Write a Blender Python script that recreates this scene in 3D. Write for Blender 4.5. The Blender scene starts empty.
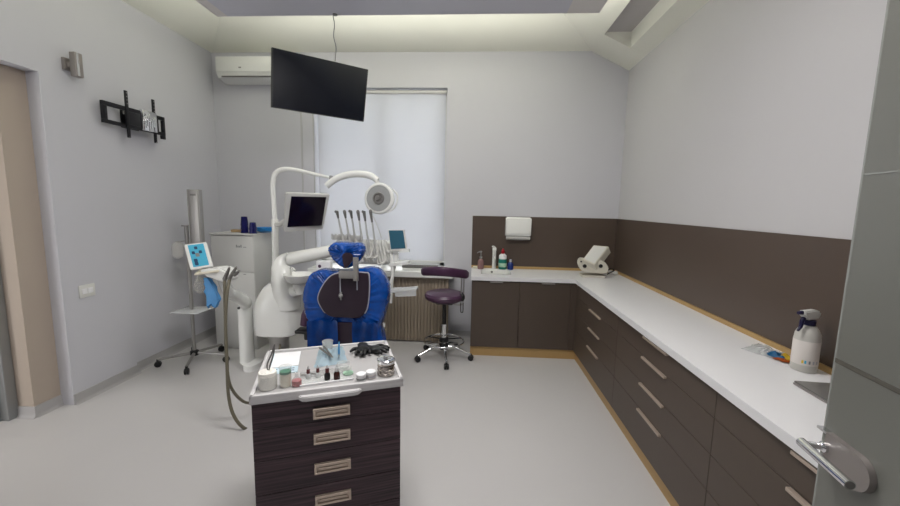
import bpy, bmesh, math, random
from mathutils import Vector, Matrix
random.seed(7)
C = bpy.context.scene.collection
S = bpy.context.scene

# ------------------------------------------------------------------ camera
YAW, PITCH, ROLL, FPX, EYE = -0.0596208, -0.1235856, 0.0199052, 383.025, 1.65579
_f = Vector((math.sin(YAW)*math.cos(PITCH), math.cos(YAW)*math.cos(PITCH), math.sin(PITCH)))
_r = Vector((math.cos(YAW), -math.sin(YAW), 0)); _u = _r.cross(_f)
RT = _r*math.cos(ROLL)+_u*math.sin(ROLL); UP = -_r*math.sin(ROLL)+_u*math.cos(ROLL); FW = _f
cam = bpy.data.cameras.new('camera'); camo = bpy.data.objects.new('camera', cam); C.objects.link(camo)
camo.matrix_world = Matrix(((RT.x, UP.x, -FW.x, 0), (RT.y, UP.y, -FW.y, 0), (RT.z, UP.z, -FW.z, EYE), (0, 0, 0, 1)))
cam.sensor_width = 36; cam.lens = FPX/900*36; cam.clip_start = 0.02
S.camera = camo

def P(u, v, y):
    """the point at distance y into the room that the camera saw at (u, v)"""
    d = FW + RT*((u-450)/FPX) + UP*((253-v)/FPX)
    t = y/d.y
    return Vector((0, 0, EYE)) + d*t

# ------------------------------------------------------------------ world, lights, exposure
w = bpy.data.worlds.new('world'); S.world = w; w.use_nodes = True
w.node_tree.nodes['Background'].inputs[0].default_value = (1.0, 0.985, 0.975, 1)
w.node_tree.nodes['Background'].inputs[1].default_value = 4.7
S.view_settings.view_transform = 'Standard'; S.view_settings.look = 'None'
S.view_settings.gamma = 1.0; S.view_settings.exposure = 0.0

def area(name, loc, size, power, color, direction=(0, 0, -1), spread=180):
    l = bpy.data.lights.new(name, 'AREA'); l.shape = 'RECTANGLE'; l.size, l.size_y = size
    l.energy = power; l.color = color; l.spread = math.radians(spread)
    o = bpy.data.objects.new(name, l); C.objects.link(o); o.location = loc
    o.rotation_euler = Vector(direction).to_track_quat('-Z', 'Y').to_euler()
    return o
# panels in the ceiling, and the strip hidden in the cove above the dropped ceiling
area('ceiling_panel_light', (-0.35, 1.85, 3.225), (1.2, 0.6), 46, (1.0, 0.98, 0.965))
area('ceiling_panel_light', (-0.35, 0.1, 3.225), (1.2, 0.6), 14, (1.0, 0.98, 0.965))
area('cove_strip_light', (-0.66, 3.38, 3.283), (3.1, 0.03), 44, (1.0, 0.995, 0.90), (0, 0.05, 1), 178)
area('cove_strip_light', (-2.225, 1.60, 3.283), (0.03, 3.4), 32, (1.0, 0.995, 0.90), (-0.05, 0, 1), 178)

area('cove_strip_light', (0.935, 1.60, 3.283), (0.03, 3.4), 22, (1.0, 0.99, 0.94), (0.05, 0, 1), 178)

# ------------------------------------------------------------------ materials
def lin(c):
    return tuple(((x/255)/12.92 if x/255 <= 0.04045 else ((x/255+0.055)/1.055)**2.4) for x in c)
def mat(name, rgb, rough=0.5, metal=0.0, var=0.04, scale=8.0, bump=0.0, bscale=60.0, trans=0.0, ior=1.45, emit=None, estr=0, alpha=1.0, spec=0.5, stretch=None, coat=0.0, noise_detail=3):
    m = bpy.data.materials.new(name); m.use_nodes = True
    nt = m.node_tree; b = nt.nodes['Principled BSDF']
    col = lin(rgb)
    tc = nt.nodes.new('ShaderNodeTexCoord'); mp = nt.nodes.new('ShaderNodeMapping')
    nt.links.new(tc.outputs['Object'], mp.inputs[0])
    if stretch: mp.inputs['Scale'].default_value = stretch
    if var > 0:
        n = nt.nodes.new('ShaderNodeTexNoise'); n.inputs['Scale'].default_value = scale; n.inputs['Detail'].default_value = noise_detail
        nt.links.new(mp.outputs[0], n.inputs['Vector'])
        r = nt.nodes.new('ShaderNodeMix'); r.data_type = 'RGBA'
        r.inputs[6].default_value = tuple(max(0, c*(1-var)) for c in col)+(1,)
        r.inputs[7].default_value = tuple(min(1, c*(1+var)) for c in col)+(1,)
        nt.links.new(n.outputs['Fac'], r.inputs[0]); nt.links.new(r.outputs[2], b.inputs['Base Color'])
    else:
        b.inputs['Base Color'].default_value = col+(1,)
    b.inputs['Roughness'].default_value = rough; b.inputs['Metallic'].default_value = metal
    b.inputs['Transmission Weight'].default_value = trans; b.inputs['IOR'].default_value = ior
    b.inputs['Alpha'].default_value = alpha; b.inputs['Specular IOR Level'].default_value = spec
    b.inputs['Coat Weight'].default_value = coat
    if emit: b.inputs['Emission Color'].default_value = lin(emit)+(1,); b.inputs['Emission Strength'].default_value = estr
    if bump > 0:
        n2 = nt.nodes.new('ShaderNodeTexNoise'); n2.inputs['Scale'].default_value = bscale; n2.inputs['Detail'].default_value = 4
        nt.links.new(mp.outputs[0], n2.inputs['Vector'])
        bp = nt.nodes.new('ShaderNodeBump'); bp.inputs['Strength'].default_value = bump; bp.inputs['Distance'].default_value = 0.01
        nt.links.new(n2.outputs['Fac'], bp.inputs['Height']); nt.links.new(bp.outputs[0], b.inputs['Normal'])
    return m

def wood(name, c1, c2):
    m = mat(name, c1, 0.45, var=0, bump=0.05, bscale=40)
    nt = m.node_tree; b = nt.nodes['Principled BSDF']
    tc = nt.nodes.new('ShaderNodeTexCoord'); mp = nt.nodes.new('ShaderNodeMapping')
    mp.inputs['Scale'].default_value = (1.6, 1.6, 75)
    nt.links.new(tc.outputs['Object'], mp.inputs[0])
    n = nt.nodes.new('ShaderNodeTexNoise'); n.inputs['Scale'].default_value = 1.4; n.inputs['Detail'].default_value = 6
    nt.links.new(mp.outputs[0], n.inputs['Vector'])
    cr = nt.nodes.new('ShaderNodeValToRGB'); cr.color_ramp.elements[0].position = 0.38; cr.color_ramp.elements[1].position = 0.66
    cr.color_ramp.elements[0].color = lin(c1)+(1,); cr.color_ramp.elements[1].color = lin(c2)+(1,)
    nt.links.new(n.outputs['Fac'], cr.inputs[0]); nt.links.new(cr.outputs[0], b.inputs['Base Color'])
    return m

M = {}
M['wall'] = mat('wall_paint', (199, 199, 205), 0.85, var=0.012, scale=3, bump=0.03, bscale=180)
M['wall_right'] = mat('wall_paint_right', (194, 193, 195), 0.85, var=0.012, scale=3, bump=0.03, bscale=180)  # same finish as the other walls, slightly darker and less blue
M['ceil'] = mat('ceiling_paint', (234, 234, 224), 0.9, var=0.01, scale=3)
M['stretch'] = mat('stretch_ceiling', (202, 202, 213), 0.5, var=0.01, scale=2)
M['border'] = mat('ceiling_border_paint', (218, 214, 213), 0.8, var=0.01)
M['slot'] = mat('slot_shade_grey', (186, 182, 182), 0.8, var=0.01)  # shade inside the slot put into a darker grey than the ceiling
M['floor'] = mat('vinyl_floor', (192, 190, 190), 0.38, var=0.025, scale=2.2, bump=0.02, bscale=90, spec=0.4)
M['skirt'] = mat('vinyl_skirting', (172, 170, 170), 0.45, var=0.02)
M['beige'] = mat('beige_panel', (176, 163, 150), 0.6, var=0.02, scale=3)
M['jamb'] = mat('grey_door_metal', (150, 152, 152), 0.35, 0.6, var=0.03)
M['counter'] = mat('white_worktop', (226, 226, 228), 0.28, var=0.01)
M['front'] = mat('brown_laminate', (80, 69, 61), 0.42, var=0.05, scale=20)
M['splash'] = mat('brown_splashback', (83, 71, 63), 0.36, var=0.05, scale=3)
M['gold'] = mat('gold_trim', (186, 154, 104), 0.38, 0.35, var=0.05)
M['pull'] = mat('champagne_pull', (190, 174, 160), 0.35, 0.45, var=0.04)
M['carcass'] = mat('dark_carcass', (50, 43, 40), 0.6, var=0.03)
M['cartwood'] = wood('dark_grained_laminate', (36, 24, 30), (80, 58, 66))
M['carttop'] = mat('cart_top_plastic', (205, 203, 204), 0.35, var=0.02)
M['tray_in'] = mat('cart_tray_steel', (186, 184, 184), 0.3, 0.15, var=0.03)
M['white'] = mat('white_enamel', (226, 227, 224), 0.22, var=0.01)
M['white2'] = mat('white_plastic', (216, 216, 212), 0.38, var=0.015)
M['cream'] = mat('cream_plastic', (222, 216, 198), 0.4, var=0.02)
M['cab'] = mat('cabinet_grey_white', (198, 198, 195), 0.4, var=0.015)
M['hose'] = mat('grey_green_hose', (104, 99, 84), 0.5, var=0.06, scale=30)
M['hosew'] = mat('pale_hose', (205, 204, 200), 0.4, var=0.03)
M['chrome'] = mat('chrome', (225, 226, 228), 0.08, 1.0, var=0.0)
M['steel'] = mat('brushed_steel', (178, 176, 174), 0.28, 1.0, var=0.06, scale=20, stretch=(1, 1, 12))
M['alu'] = mat('aluminium', (160, 158, 155), 0.42, 0.75, var=0.05, scale=10, stretch=(6, 6, 0.6))
M['black'] = mat('black_plastic', (22, 22, 24), 0.4, var=0.1)
M['blackmetal'] = mat('black_powder_coat', (20, 20, 26), 0.45, 0.2, var=0.1)
M['screen'] = mat('dark_glass_screen', (4, 8, 22), 0.3, var=0.05, spec=0.25)
M['screen2'] = mat('purple_black_screen', (18, 10, 24), 0.12, var=0.1, spec=0.35)
M['teal'] = mat('teal_glass_panel', (52, 96, 116), 0.25, var=0.04)
M['cyan'] = mat('cyan_keypad', (70, 172, 205), 0.35, var=0.04)
M['navy'] = mat('navy_print', (24, 60, 96), 0.5, var=0.04)
M['film'] = mat('blue_plastic_sheet', (2, 68, 150), 0.26, var=0.75, scale=11, bump=0.9, bscale=16, coat=0.3, noise_detail=5)
M['seat'] = mat('plum_upholstery', (70, 42, 68), 0.35, var=0.1, scale=6, bump=0.06, bscale=90)
M['plumdark'] = mat('dark_plum_shell', (40, 28, 40), 0.42, var=0.08)
M['piping'] = mat('grey_piping', (168, 170, 182), 0.5, var=0.03)
M['blind'] = None
M['cups'] = mat('navy_plastic_cup', (12, 14, 84), 0.25, var=0.08)
M['bluedish'] = mat('blue_plastic', (40, 134, 205), 0.3, var=0.05)
M['tan'] = mat('tan_plastic', (176, 148, 108), 0.5, var=0.05)
M['bluecloth'] = mat('blue_film_bag', (84, 150, 208), 0.4, var=0.15, scale=18, bump=0.5, bscale=22)
M['clear'] = mat('clear_plastic', (225, 228, 228), 0.2, var=0, trans=0.0, alpha=0.5)
M['glass'] = mat('clear_glass', (236, 240, 238), 0.05, var=0, alpha=0.25)
M['cotton'] = mat('cotton_wool', (238, 235, 228), 0.95, var=0.05, scale=60, bump=0.6, bscale=80)
M['green'] = mat('green_liquid', (52, 122, 92), 0.3, var=0.05)
M['mint'] = mat('mint_plastic', (172, 206, 182), 0.4, var=0.03)
M['red'] = mat('red_plastic', (160, 22, 38), 0.35, var=0.05)
M['darkred'] = mat('dark_red_rubber', (88, 26, 30), 0.4, var=0.05)
M['amber'] = mat('brown_glass', (58, 28, 22), 0.12, var=0.05)
M['paper'] = mat('white_paper', (232, 232, 234), 0.8, var=0.02)
M['paleblue'] = mat('pale_blue_film', (198, 218, 228), 0.35, var=0.22, scale=20, bump=0.3, bscale=40)
M['glove'] = mat('black_nitrile', (20, 20, 23), 0.42, var=0.1, bump=0.3, bscale=40)
M['tealb'] = mat('teal_bottle', (24, 120, 106), 0.3, var=0.04)
M['blueb'] = mat('blue_bottle', (26, 50, 120), 0.3, var=0.04)
M['pinkg'] = mat('pink_clear_plastic', (140, 108, 106), 0.25, var=0.03)
M['milky'] = mat('milky_bottle', (190, 188, 182), 0.35, var=0.02)
M['label'] = mat('paper_label', (216, 210, 205), 0.6, var=0.02)
M['navyp'] = mat('navy_plastic', (28, 26, 62), 0.35, var=0.05)
M['yellow'] = mat('yellow_print', (222, 188, 50), 0.5, var=0.04)
M['orange'] = mat('orange_print', (190, 96, 40), 0.5, var=0.04)
M['blue'] = mat('blue_print', (30, 110, 160), 0.5, var=0.04)
M['greyprint'] = mat('grey_print', (130, 132, 132), 0.6, var=0.04)
M['lightprint'] = mat('pale_grey_print', (176, 176, 184), 0.6, var=0.04)
M['device'] = mat('ivory_plastic', (216, 212, 198), 0.4, var=0.02)
M['rad'] = mat('taupe_radiator', (150, 137, 121), 0.5, var=0.04)
M['case'] = mat('grey_case', (118, 116, 114), 0.35, 0.3, var=0.03)
M['frost'] = mat('frosted_glass', (126, 127, 121), 0.28, var=0.02, scale=2, trans=0.25)
M['frostdark'] = mat('clear_glass_band', (92, 90, 84), 0.2, var=0.02)
M['edge'] = mat('polished_glass_edge', (140, 142, 138), 0.2, var=0.01)
M['satin'] = mat('satin_nickel', (154, 148, 145), 0.4, 0.6, var=0.03)
M['grey'] = mat('mid_grey_plastic', (140, 140, 140), 0.4, var=0.03)
M['lampgrey'] = mat('lamp_reflector', (150, 152, 152), 0.35, 0.0, var=0.05, scale=40)
M['panel'] = mat('light_panel', (240, 240, 240), 0.6, var=0, emit=(255, 248, 240), estr=4.0)
M['skin_film'] = mat('clear_bag', (214, 212, 206), 0.3, var=0.05, alpha=0.3)
M['hp'] = mat('handpiece_metal', (196, 196, 194), 0.3, 0.3, var=0.03)
M['steel2'] = mat('polished_steel', (170, 164, 158), 0.15, 1.0, var=0.25, scale=30, bump=0.25, bscale=30)
M['line'] = mat('seam_grey', (186, 186, 188), 0.8, var=0.02)
M['pane'] = mat('window_glass', (240, 245, 248), 0.0, var=0, trans=1.0)

mb_ = bpy.data.materials.new('translucent_blind'); mb_.use_nodes = True; nt = mb_.node_tree
for n in list(nt.nodes):
    if n.type != 'OUTPUT_MATERIAL': nt.nodes.remove(n)
d1 = nt.nodes.new('ShaderNodeBsdfDiffuse'); d1.inputs[0].default_value = lin((228, 228, 230))+(1,)
t1 = nt.nodes.new('ShaderNodeBsdfTranslucent'); t1.inputs[0].default_value = lin((214, 216, 222))+(1,)
ms = nt.nodes.new('ShaderNodeMixShader'); ms.inputs[0].default_value = 0.5
tcn = nt.nodes.new('ShaderNodeTexCoord'); wv = nt.nodes.new('ShaderNodeTexNoise'); wv.inputs['Scale'].default_value = 220
bpn = nt.nodes.new('ShaderNodeBump'); bpn.inputs['Strength'].default_value = 0.05
nt.links.new(tcn.outputs['Object'], wv.inputs['Vector']); nt.links.new(wv.outputs['Fac'], bpn.inputs['Height'])
nt.links.new(bpn.outputs[0], d1.inputs['Normal'])
nt.links.new(d1.outputs[0], ms.inputs[1]); nt.links.new(t1.outputs[0], ms.inputs[2])
nt.links.new(ms.outputs[0], [n for n in nt.nodes if n.type == 'OUTPUT_MATERIAL'][0].inputs[0])
M['blind'] = mb_

# ------------------------------------------------------------------ helpers
def new(): return bmesh.new()
def box(bm, lo, hi, bev=0.0, seg=2, mtx=None):
    r = bmesh.ops.create_cube(bm, size=1.0); vs = r['verts']
    c = [(a+b)/2 for a, b in zip(lo, hi)]; s = [abs(b-a) for a, b in zip(lo, hi)]
    for v in vs: v.co = Vector((v.co.x*s[0]+c[0], v.co.y*s[1]+c[1], v.co.z*s[2]+c[2]))
    if bev > 0:
        es = list({e for v in vs for e in v.link_edges})
        o = bmesh.ops.bevel(bm, geom=es, offset=min(bev, min(s)*0.49), segments=seg, affect='EDGES', profile=0.5)
        vs = list({v for f in o['faces'] for v in f.verts} | {v for v in vs if v.is_valid})
    if mtx is not None:
        for v in vs: v.co = mtx @ v.co
    return vs
def quadprism(bm, pts, off):
    """closed slab from a planar polygon and an offset vector"""
    a = [bm.verts.new(p) for p in pts]; b = [bm.verts.new(Vector(p)+Vector(off)) for p in pts]
    n = len(pts)
    bm.faces.new(a); bm.faces.new(list(reversed(b)))
    for i in range(n): bm.faces.new((a[i], b[i], b[(i+1) % n], a[(i+1) % n]))
def rings(bm, rs, cap=True, closed=True):
    R_ = [[bm.verts.new(p) for p in r] for r in rs]
    n = len(R_[0])
    for a, b in zip(R_[:-1], R_[1:]):
        for i in range(n if closed else n-1):
            bm.faces.new((a[i], a[(i+1) % n], b[(i+1) % n], b[i]))
    if cap:
        bm.faces.new(list(reversed(R_[0]))); bm.faces.new(R_[-1])
def basis(d):
    d = d.normalized(); h = Vector((0, 0, 1)) if abs(d.z) < 0.9 else Vector((1, 0, 0))
    a = d.cross(h).normalized(); return a, a.cross(d).normalized()
def spline(pts, n=6):
    pts = [Vector(p) for p in pts]
    if len(pts) < 3: return pts
    q = [2*pts[0]-pts[1]]+pts+[2*pts[-1]-pts[-2]]; out = []
    for i in range(1, len(q)-2):
        p0, p1, p2, p3 = q[i-1], q[i], q[i+1], q[i+2]
        for k in range(n):
            t = k/n
            out.append(0.5*((2*p1)+(-p0+p2)*t+(2*p0-5*p1+4*p2-p3)*t*t+(-p0+3*p1-3*p2+p3)*t**3))
    out.append(pts[-1]); return out
def tube(bm, pts, r, seg=12, smooth=True, n=6, flat=1.0):
    """round bar through pts; r a number or list per given point; flat squashes it vertically"""
    k = len(pts)
    rr = [r]*k if isinstance(r, (int, float)) else list(r)
    if smooth and k > 2:
        path = spline(pts, n); rad = []
        for i in range(k-1):
            for j in range(n): rad.append(rr[i]+(rr[i+1]-rr[i])*j/n)
        rad.append(rr[-1])
    else: path = [Vector(p) for p in pts]; rad = rr
    rs = []; pa = None
    for i, p in enumerate(path):
        d = (path[min(i+1, len(path)-1)]-path[max(i-1, 0)])
        if d.length < 1e-9: d = Vector((0, 0, 1))
        d.normalize()
        if pa is None: a, b = basis(d)
        else:
            a = (pa-d*pa.dot(d))
            a = a.normalized() if a.length > 1e-6 else basis(d)[0]
            b = a.cross(d).normalized()
        pa = a
        rs.append([p+(a*math.cos(t)+b*math.sin(t)*flat)*rad[i] for t in [2*math.pi*j/seg for j in range(seg)]])
    rings(bm, rs)
def lathe(bm, prof, c=(0, 0, 0), seg=24, axis=(0, 0, 1), cap=True):
    ax = Vector(axis).normalized()
    if abs(ax.z) > 0.999: a, b = Vector((1, 0, 0)), Vector((0, 1, 0))
    else: a, b = basis(ax)
    c = Vector(c)
    rings(bm, [[c+ax*z+(a*math.cos(t)+b*math.sin(t))*max(r, 1e-4) for t in [2*math.pi*j/seg for j in range(seg)]] for r, z in prof], cap)
def cyl(bm, p0, p1, r, seg=16, r1=None): tube(bm, [p0, p1], [r, r if r1 is None else r1], seg, False)
def ball(bm, c, rad, seg=16):
    r = bmesh.ops.create_uvsphere(bm, u_segments=seg, v_segments=max(8, seg//2), radius=1.0)
    for v in r['verts']: v.co = Vector((v.co.x*rad[0], v.co.y*rad[1], v.co.z*rad[2]))+Vector(c)
def obj(name, bm, m, parent=None, smooth=True, label=None):
    bmesh.ops.recalc_face_normals(bm, faces=bm.faces[:])
    me = bpy.data.meshes.new(name); bm.to_mesh(me); bm.free()
    o = bpy.data.objects.new(name, me); C.objects.link(o)
    me.materials.append(M[m] if isinstance(m, str) else m)
    if smooth:
        for p in me.polygons: p.use_smooth = True
        md = o.modifiers.new('split', 'EDGE_SPLIT'); md.split_angle = math.radians(38)
    if parent: o.parent = parent
    if label: o['label'] = label
    return o
def thing(name, label, cat, loc=(0, 0, 0), rz=0, group=None):
    o = bpy.data.objects.new(name, None); C.objects.link(o); o.location = loc; o.rotation_euler = (0, 0, rz)
    o.empty_display_size = 0.1; o['label'] = label; o['category'] = cat
    if group: o['group'] = group
    return o
def tag(o, label, cat, group=None):
    o['label'] = label; o['category'] = cat
    if group: o['group'] = group
    return o
def struct(name, bm, m, parent=None, smooth=False):
    o = obj(name, bm, m, parent, smooth)
    if not parent: o['kind'] = 'structure'
    return o
def outline_blob(bm, pts, layers, wr=0.0, n=5, seed=1):
    """closed smooth outline (x,z) given layer list of (y, scale)"""
    rnd = random.Random(seed)
    pts = [Vector((x, 0, z)) for x, z in pts]; k = len(pts); out = []
    for i in range(k):
        p0, p1, p2, p3 = pts[i-1], pts[i], pts[(i+1) % k], pts[(i+2) % k]
        for j in range(n):
            t = j/n
            out.append(0.5*((2*p1)+(-p0+p2)*t+(2*p0-5*p1+4*p2-p3)*t*t+(-p0+3*p1-3*p2+p3)*t**3))
    c = sum(out, Vector())/len(out)
    rs = []
    for y, s in layers:
        rs.append([Vector((c.x+(p.x-c.x)*s*(1+rnd.uniform(-wr, wr)), y+rnd.uniform(-wr, wr)*0.5, c.z+(p.z-c.z)*s*(1+rnd.uniform(-wr, wr)))) for p in out])
    rings(bm, rs)
    return out, c

# ------------------------------------------------------------------ the room
XL, XN, XR, YB, YF, ZC = -3.22, -3.17, 1.72, 4.70, -1.60, 3.43
WX0, WX1, WZ0, WZ1 = -1.97, -0.35, 0.86, 3.03      # window recess
bm = new(); box(bm, (-4.6, YF-0.1, -0.1), (XR+0.1, YB+0.4, 0)); struct('floor', bm, 'floor')
CH, CS = 3.85, 0.84                                  # flat part above, reached by coves sloping up from every wall
bm = new(); box(bm, (-4.6, YF-0.1, CH), (XR+0.1, YB+0.4, CH+0.1))
quadprism(bm, [(XL-0.4, YB+0.3, ZC), (XL-0.4, YB, ZC), (XL-0.4, YB-CS, CH), (XL-0.4, YB+0.3, CH)], (1.29-XL+0.4, 0, 0))
quadprism(bm, [(XL-0.4, YF, ZC), (XL, YF, ZC), (XL+CS, YF, CH), (XL-0.4, YF, CH)], (0, YB-YF, 0))
quadprism(bm, [(1.29, YF, ZC), (1.29-CS, YF, CH), (1.29, YF, CH)], (0, YB-YF, 0))
box(bm, (1.29, 4.27, ZC), (1.56, YB+0.4, CH)); box(bm, (1.56, YF-0.1, ZC), (XR+0.1, YB+0.4, CH))
struct('ceiling', bm, 'ceil')
bm = new()
box(bm, (XL-0.1, YB, 0), (WX0, YB+0.3, ZC)); box(bm, (WX1, YB, 0), (XR+0.1, YB+0.3, ZC))
box(bm, (WX0, YB, 0), (WX1, YB+0.3, WZ0)); box(bm, (WX0, YB, WZ1), (WX1, YB+0.3, ZC))
struct('wall_back', bm, 'wall')
bm = new(); box(bm, (XR, YF, 0), (XR+0.1, YB, ZC)); struct('wall_right', bm, 'wall_right')
bm = new(); box(bm, (XL-0.12, 3.31, 0), (XL, YB, ZC)); box(bm, (XN-0.17, 2.72, 0), (XN, 3.31, 3.50)); box(bm, (XN-0.17, 1.2, 2.56), (XN, 2.72, 3.50))
box(bm, (XN-0.17, YF, 0), (XN, 1.2, 3.50)); struct('wall_left', bm, 'wall')
bm = new(); box(bm, (-4.6, YF-0.1, 0), (XR+0.1, YF, CH)); struct('wall_front', bm, 'wall')
bm = new(); box(bm, (0.83, -0.06, 0), (XR, 0.06, ZC)); struct('wall_door', bm, 'wall')
# sloping soffit along the right wall, with the long slot beside it
bm = new(); quadprism(bm, [(1.29, 4.27, ZC-0.001), (XR, 4.27, 3.218), (XR, 4.27, ZC-0.001)], (0, YB-4.27, 0))
quadprism(bm, [(1.56, YF, 3.300), (XR, YF, 3.218), (XR, YF, ZC-0.001), (1.56, YF, ZC-0.001)], (0, 4.27-YF, 0))
struct('trim_1', bm, 'ceil')
bm = new(); box(bm, (1.292, YF, ZC+0.025), (1.558, 4.268, ZC+0.079)); struct('trim_2', bm, 'slot')
# dropped ceiling with its pale borders
bm = new(); box(bm, (-2.18, YF+0.6, 3.248), (0.72, 3.425, 3.278)); struct('trim_3', bm, 'stretch')
bm = new(); box(bm, (-2.27, YF+0.5, 3.25), (-2.18, 3.425, 3.278)); box(bm, (0.72, YF+0.5, 3.25), (0.98, 3.425, 3.278)); box(bm, (-2.275, 3.425, 3.246), (0.985, 3.43, 3.291)); box(bm, (-2.275, YF+0.5, 3.246), (-2.27, 3.425, 3.291)); box(bm, (0.98, YF+0.5, 3.246), (0.985, 3.425, 3.291))
for x in (-1.8, -0.7, 0.3):
    for y in (-0.6, 1.2, 3.0): box(bm, (x-0.02, y-0.02, 3.279), (x+0.02, y+0.02, CH))
struct('trim_4', bm, 'border')
# doorway in the left wall: beige reveal wall and metal frame
bm = new(); box(bm, (-3.42, 2.53, 0), (-3.275, 2.722, 2.62)); box(bm, (-4.5, 2.53, 0), (-3.42, 2.63, 2.62)); struct('wall_recess', bm, 'beige')
bm = new(); box(bm, (-4.5, 0.9, 0), (-4.4, 2.53, 2.62)); box(bm, (-4.4, 0.9, 2.60), (-3.34, 2.53, 2.70)); struct('wall_hall', bm, 'beige')
bm = new(); box(bm, (-3.50, 2.46, 0), (-3.40, 2.53, 2.35), 0.006); box(bm, (-3.49, 2.43, 0), (-3.46, 2.46, 2.35)); struct('door_1', bm, 'jamb')
def skirt(name, a, b, h=0.085, t=0.016, nx=1):
    """coved vinyl skirting between floor points a and b, nx picks the room side"""
    a, b = Vector((*a, 0)), Vector((*b, 0)); d = (b-a).normalized(); n = Vector((-d.y, d.x, 0))*nx
    bm = new(); prof = [(0, 0), (t*1.9, 0), (t*1.2, 0.006), (t*0.75, 0.02), (t*0.6, 0.05), (t*0.55, h), (0, h)]
    quadprism(bm, [a+n*q+Vector((0, 0, z)) for q, z in prof], b-a)
    return struct(name, bm, 'skirt')
skirt('baseboard_left', (XL, YB), (XL, 3.31))
skirt('baseboard_step', (XN, 3.325), (XN, 2.72))
skirt('baseboard_reveal', (-3.275, 2.722), (-3.275, 2.53))
skirt('baseboard_recess', (-3.259, 2.53), (-3.40, 2.53), nx=1)
skirt('baseboard_back', (WX0, YB), (XL, YB), nx=1)
skirt('baseboard_window', (0.0, YB), (WX0, YB), nx=1)
# window, sill and blind
bm = new()
for lo, hi in (((WX0, 4.86, WZ0), (WX0+0.07, 4.93, WZ1)), ((WX1-0.07, 4.86, WZ0), (WX1, 4.93, WZ1)), ((WX0, 4.86, WZ0), (WX1, 4.93, WZ0+0.07)),
               ((WX0, 4.86, WZ1-0.07), (WX1, 4.93, WZ1)), ((-1.19, 4.86, WZ0), (-1.12, 4.93, WZ1))): box(bm, lo, hi, 0.008)
win = struct('window_1', bm, 'white2')
bm = new(); box(bm, (WX0+0.05, 4.89, WZ0+0.05), (WX1-0.05, 4.9, WZ1-0.05)); obj('window_pane', bm, 'pane', win, False)
bm = new(); box(bm, (WX0+0.02, 4.36, 0.812), (-0.22, 4.86, 0.885), 0.01); struct('window_sill', bm, 'white')
t = thing('roller_blind', 'white translucent roller blind pulled down over the window', 'blind', (-1.15, 4.76, 2.98))
bm = new(); box(bm, (WX0+0.03-t.location.x, -0.002, 0.955-2.98), (WX1-0.02-t.location.x, 0.002, 0.0)); obj('blind_fabric', bm, 'blind', t, False)
bm = new(); cyl(bm, (WX0+0.02-t.location.x, 0.0, 0.015), (WX1-0.01-t.location.x, 0.0, 0.015), 0.024); obj('roller', bm, 'white2', t)
bm = new(); box(bm, (WX0+0.03-t.location.x, -0.008, 0.94-2.98), (WX1-0.02-t.location.x, 0.008, 0.96-2.98), 0.004); obj('bottom_bar', bm, 'white2', t)
bm = new(); box(bm, (-2.135, 4.692, 0.9), (-2.115, 4.70, 3.05)); box(bm, (WX0-0.012, 4.693, 0.88), (WX0, 4.70, WZ1)); struct('trim_5', bm, 'line')
# low grille on the sill
bm = new(); box(bm, (-0.86, 4.60, 0.886), (-0.42, 4.66, 0.925), 0.004)
for i in range(14): box(bm, (-0.85+i*0.031, 4.595, 0.893), (-0.838+i*0.031, 4.602, 0.918))
tag(obj('ventilation_grille', bm, 'case'), 'dark narrow grille bar lying on the window sill under the blind', 'grille')
# radiator
t = thing('radiator', 'wide taupe ribbed radiator below the window sill', 'radiator', (-1.12, 4.44, 0))
bm = new(); box(bm, (-0.76, 0.02, 0.03), (0.84, 0.05, 0.785))
for i in range(40):
    x = -0.76+i*0.04; box(bm, (x+0.003, 0.008, 0.015), (x+0.037, 0.03, 0.785), 0.009)
obj('ribbed_panel', bm, 'rad', t)
bm = new(); box(bm, (-0.765, -0.008, 0.785), (0.845, 0.075, 0.810), 0.006)
for x in (-0.765, 0.825): box(bm, (x, -0.008, 0.015), (x+0.02, 0.075, 0.79), 0.004)
obj('top_grille', bm, 'rad', t)
bm = new()
for x in (-0.6, 0.68):
    bm = new(); box(bm, (x-0.02, 0.052, 0), (x+0.02, 0.09, 0.08)); obj('foot', bm, 'rad', t)
# ceiling light panels (outside the picture, above the camera)
for y in (1.85, 0.1):
    t = thing('ceiling_light', 'flat rectangular light panel set in the dropped ceiling, '+('nearer the window' if y > 1 else 'nearer the glass door'), 'light', (-0.35, y, 3.247))
    bm = new(); box(bm, (-0.63, -0.33, -0.012), (0.63, -0.30, 0)); box(bm, (-0.63, 0.30, -0.012), (0.63, 0.33, 0)); box(bm, (-0.63, -0.33, -0.012), (-0.6, 0.33, 0)); box(bm, (0.6, -0.33, -0.012), (0.63, 0.33, 0))
    obj('frame', bm, 'white2', t, False)
    bm = new(); box(bm, (-0.6, -0.3, -0.008), (0.6, 0.3, 0)); obj('diffuser', bm, 'panel', t, False)

# ------------------------------------------------------------------ built-in counter
CF = 1.12                                            # front plane of the right-hand run
bm = new(); Z0, Z1 = 0.858, 0.90
bx_, by_ = (0.10, 0.44), (4.25, 4.58)
box(bm, (-0.01, 4.08, Z0), (bx_[0], YB, Z1)); box(bm, (bx_[1], 4.08, Z0), (CF-0.02, YB, Z1))
box(bm, (bx_[0], 4.08, Z0), (bx_[1], by_[0], Z1)); box(bm, (bx_[0], by_[1], Z0), (bx_[1], YB, Z1)); box(bm, (CF-0.02, 0.08, Z0), (XR, YB, Z1))
bmesh.ops.remove_doubles(bm, verts=bm.verts[:], dist=1e-4)
tag(obj('worktop', bm, 'counter', smooth=False), 'long white L-shaped worktop running along the back and right walls', 'worktop')
t = thing('sink', 'white basin let into the left end of the worktop', 'sink', (0.27, 4.415, 0.90))
bm = new(); hx, hy, d = 0.17, 0.165, 0.15
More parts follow.
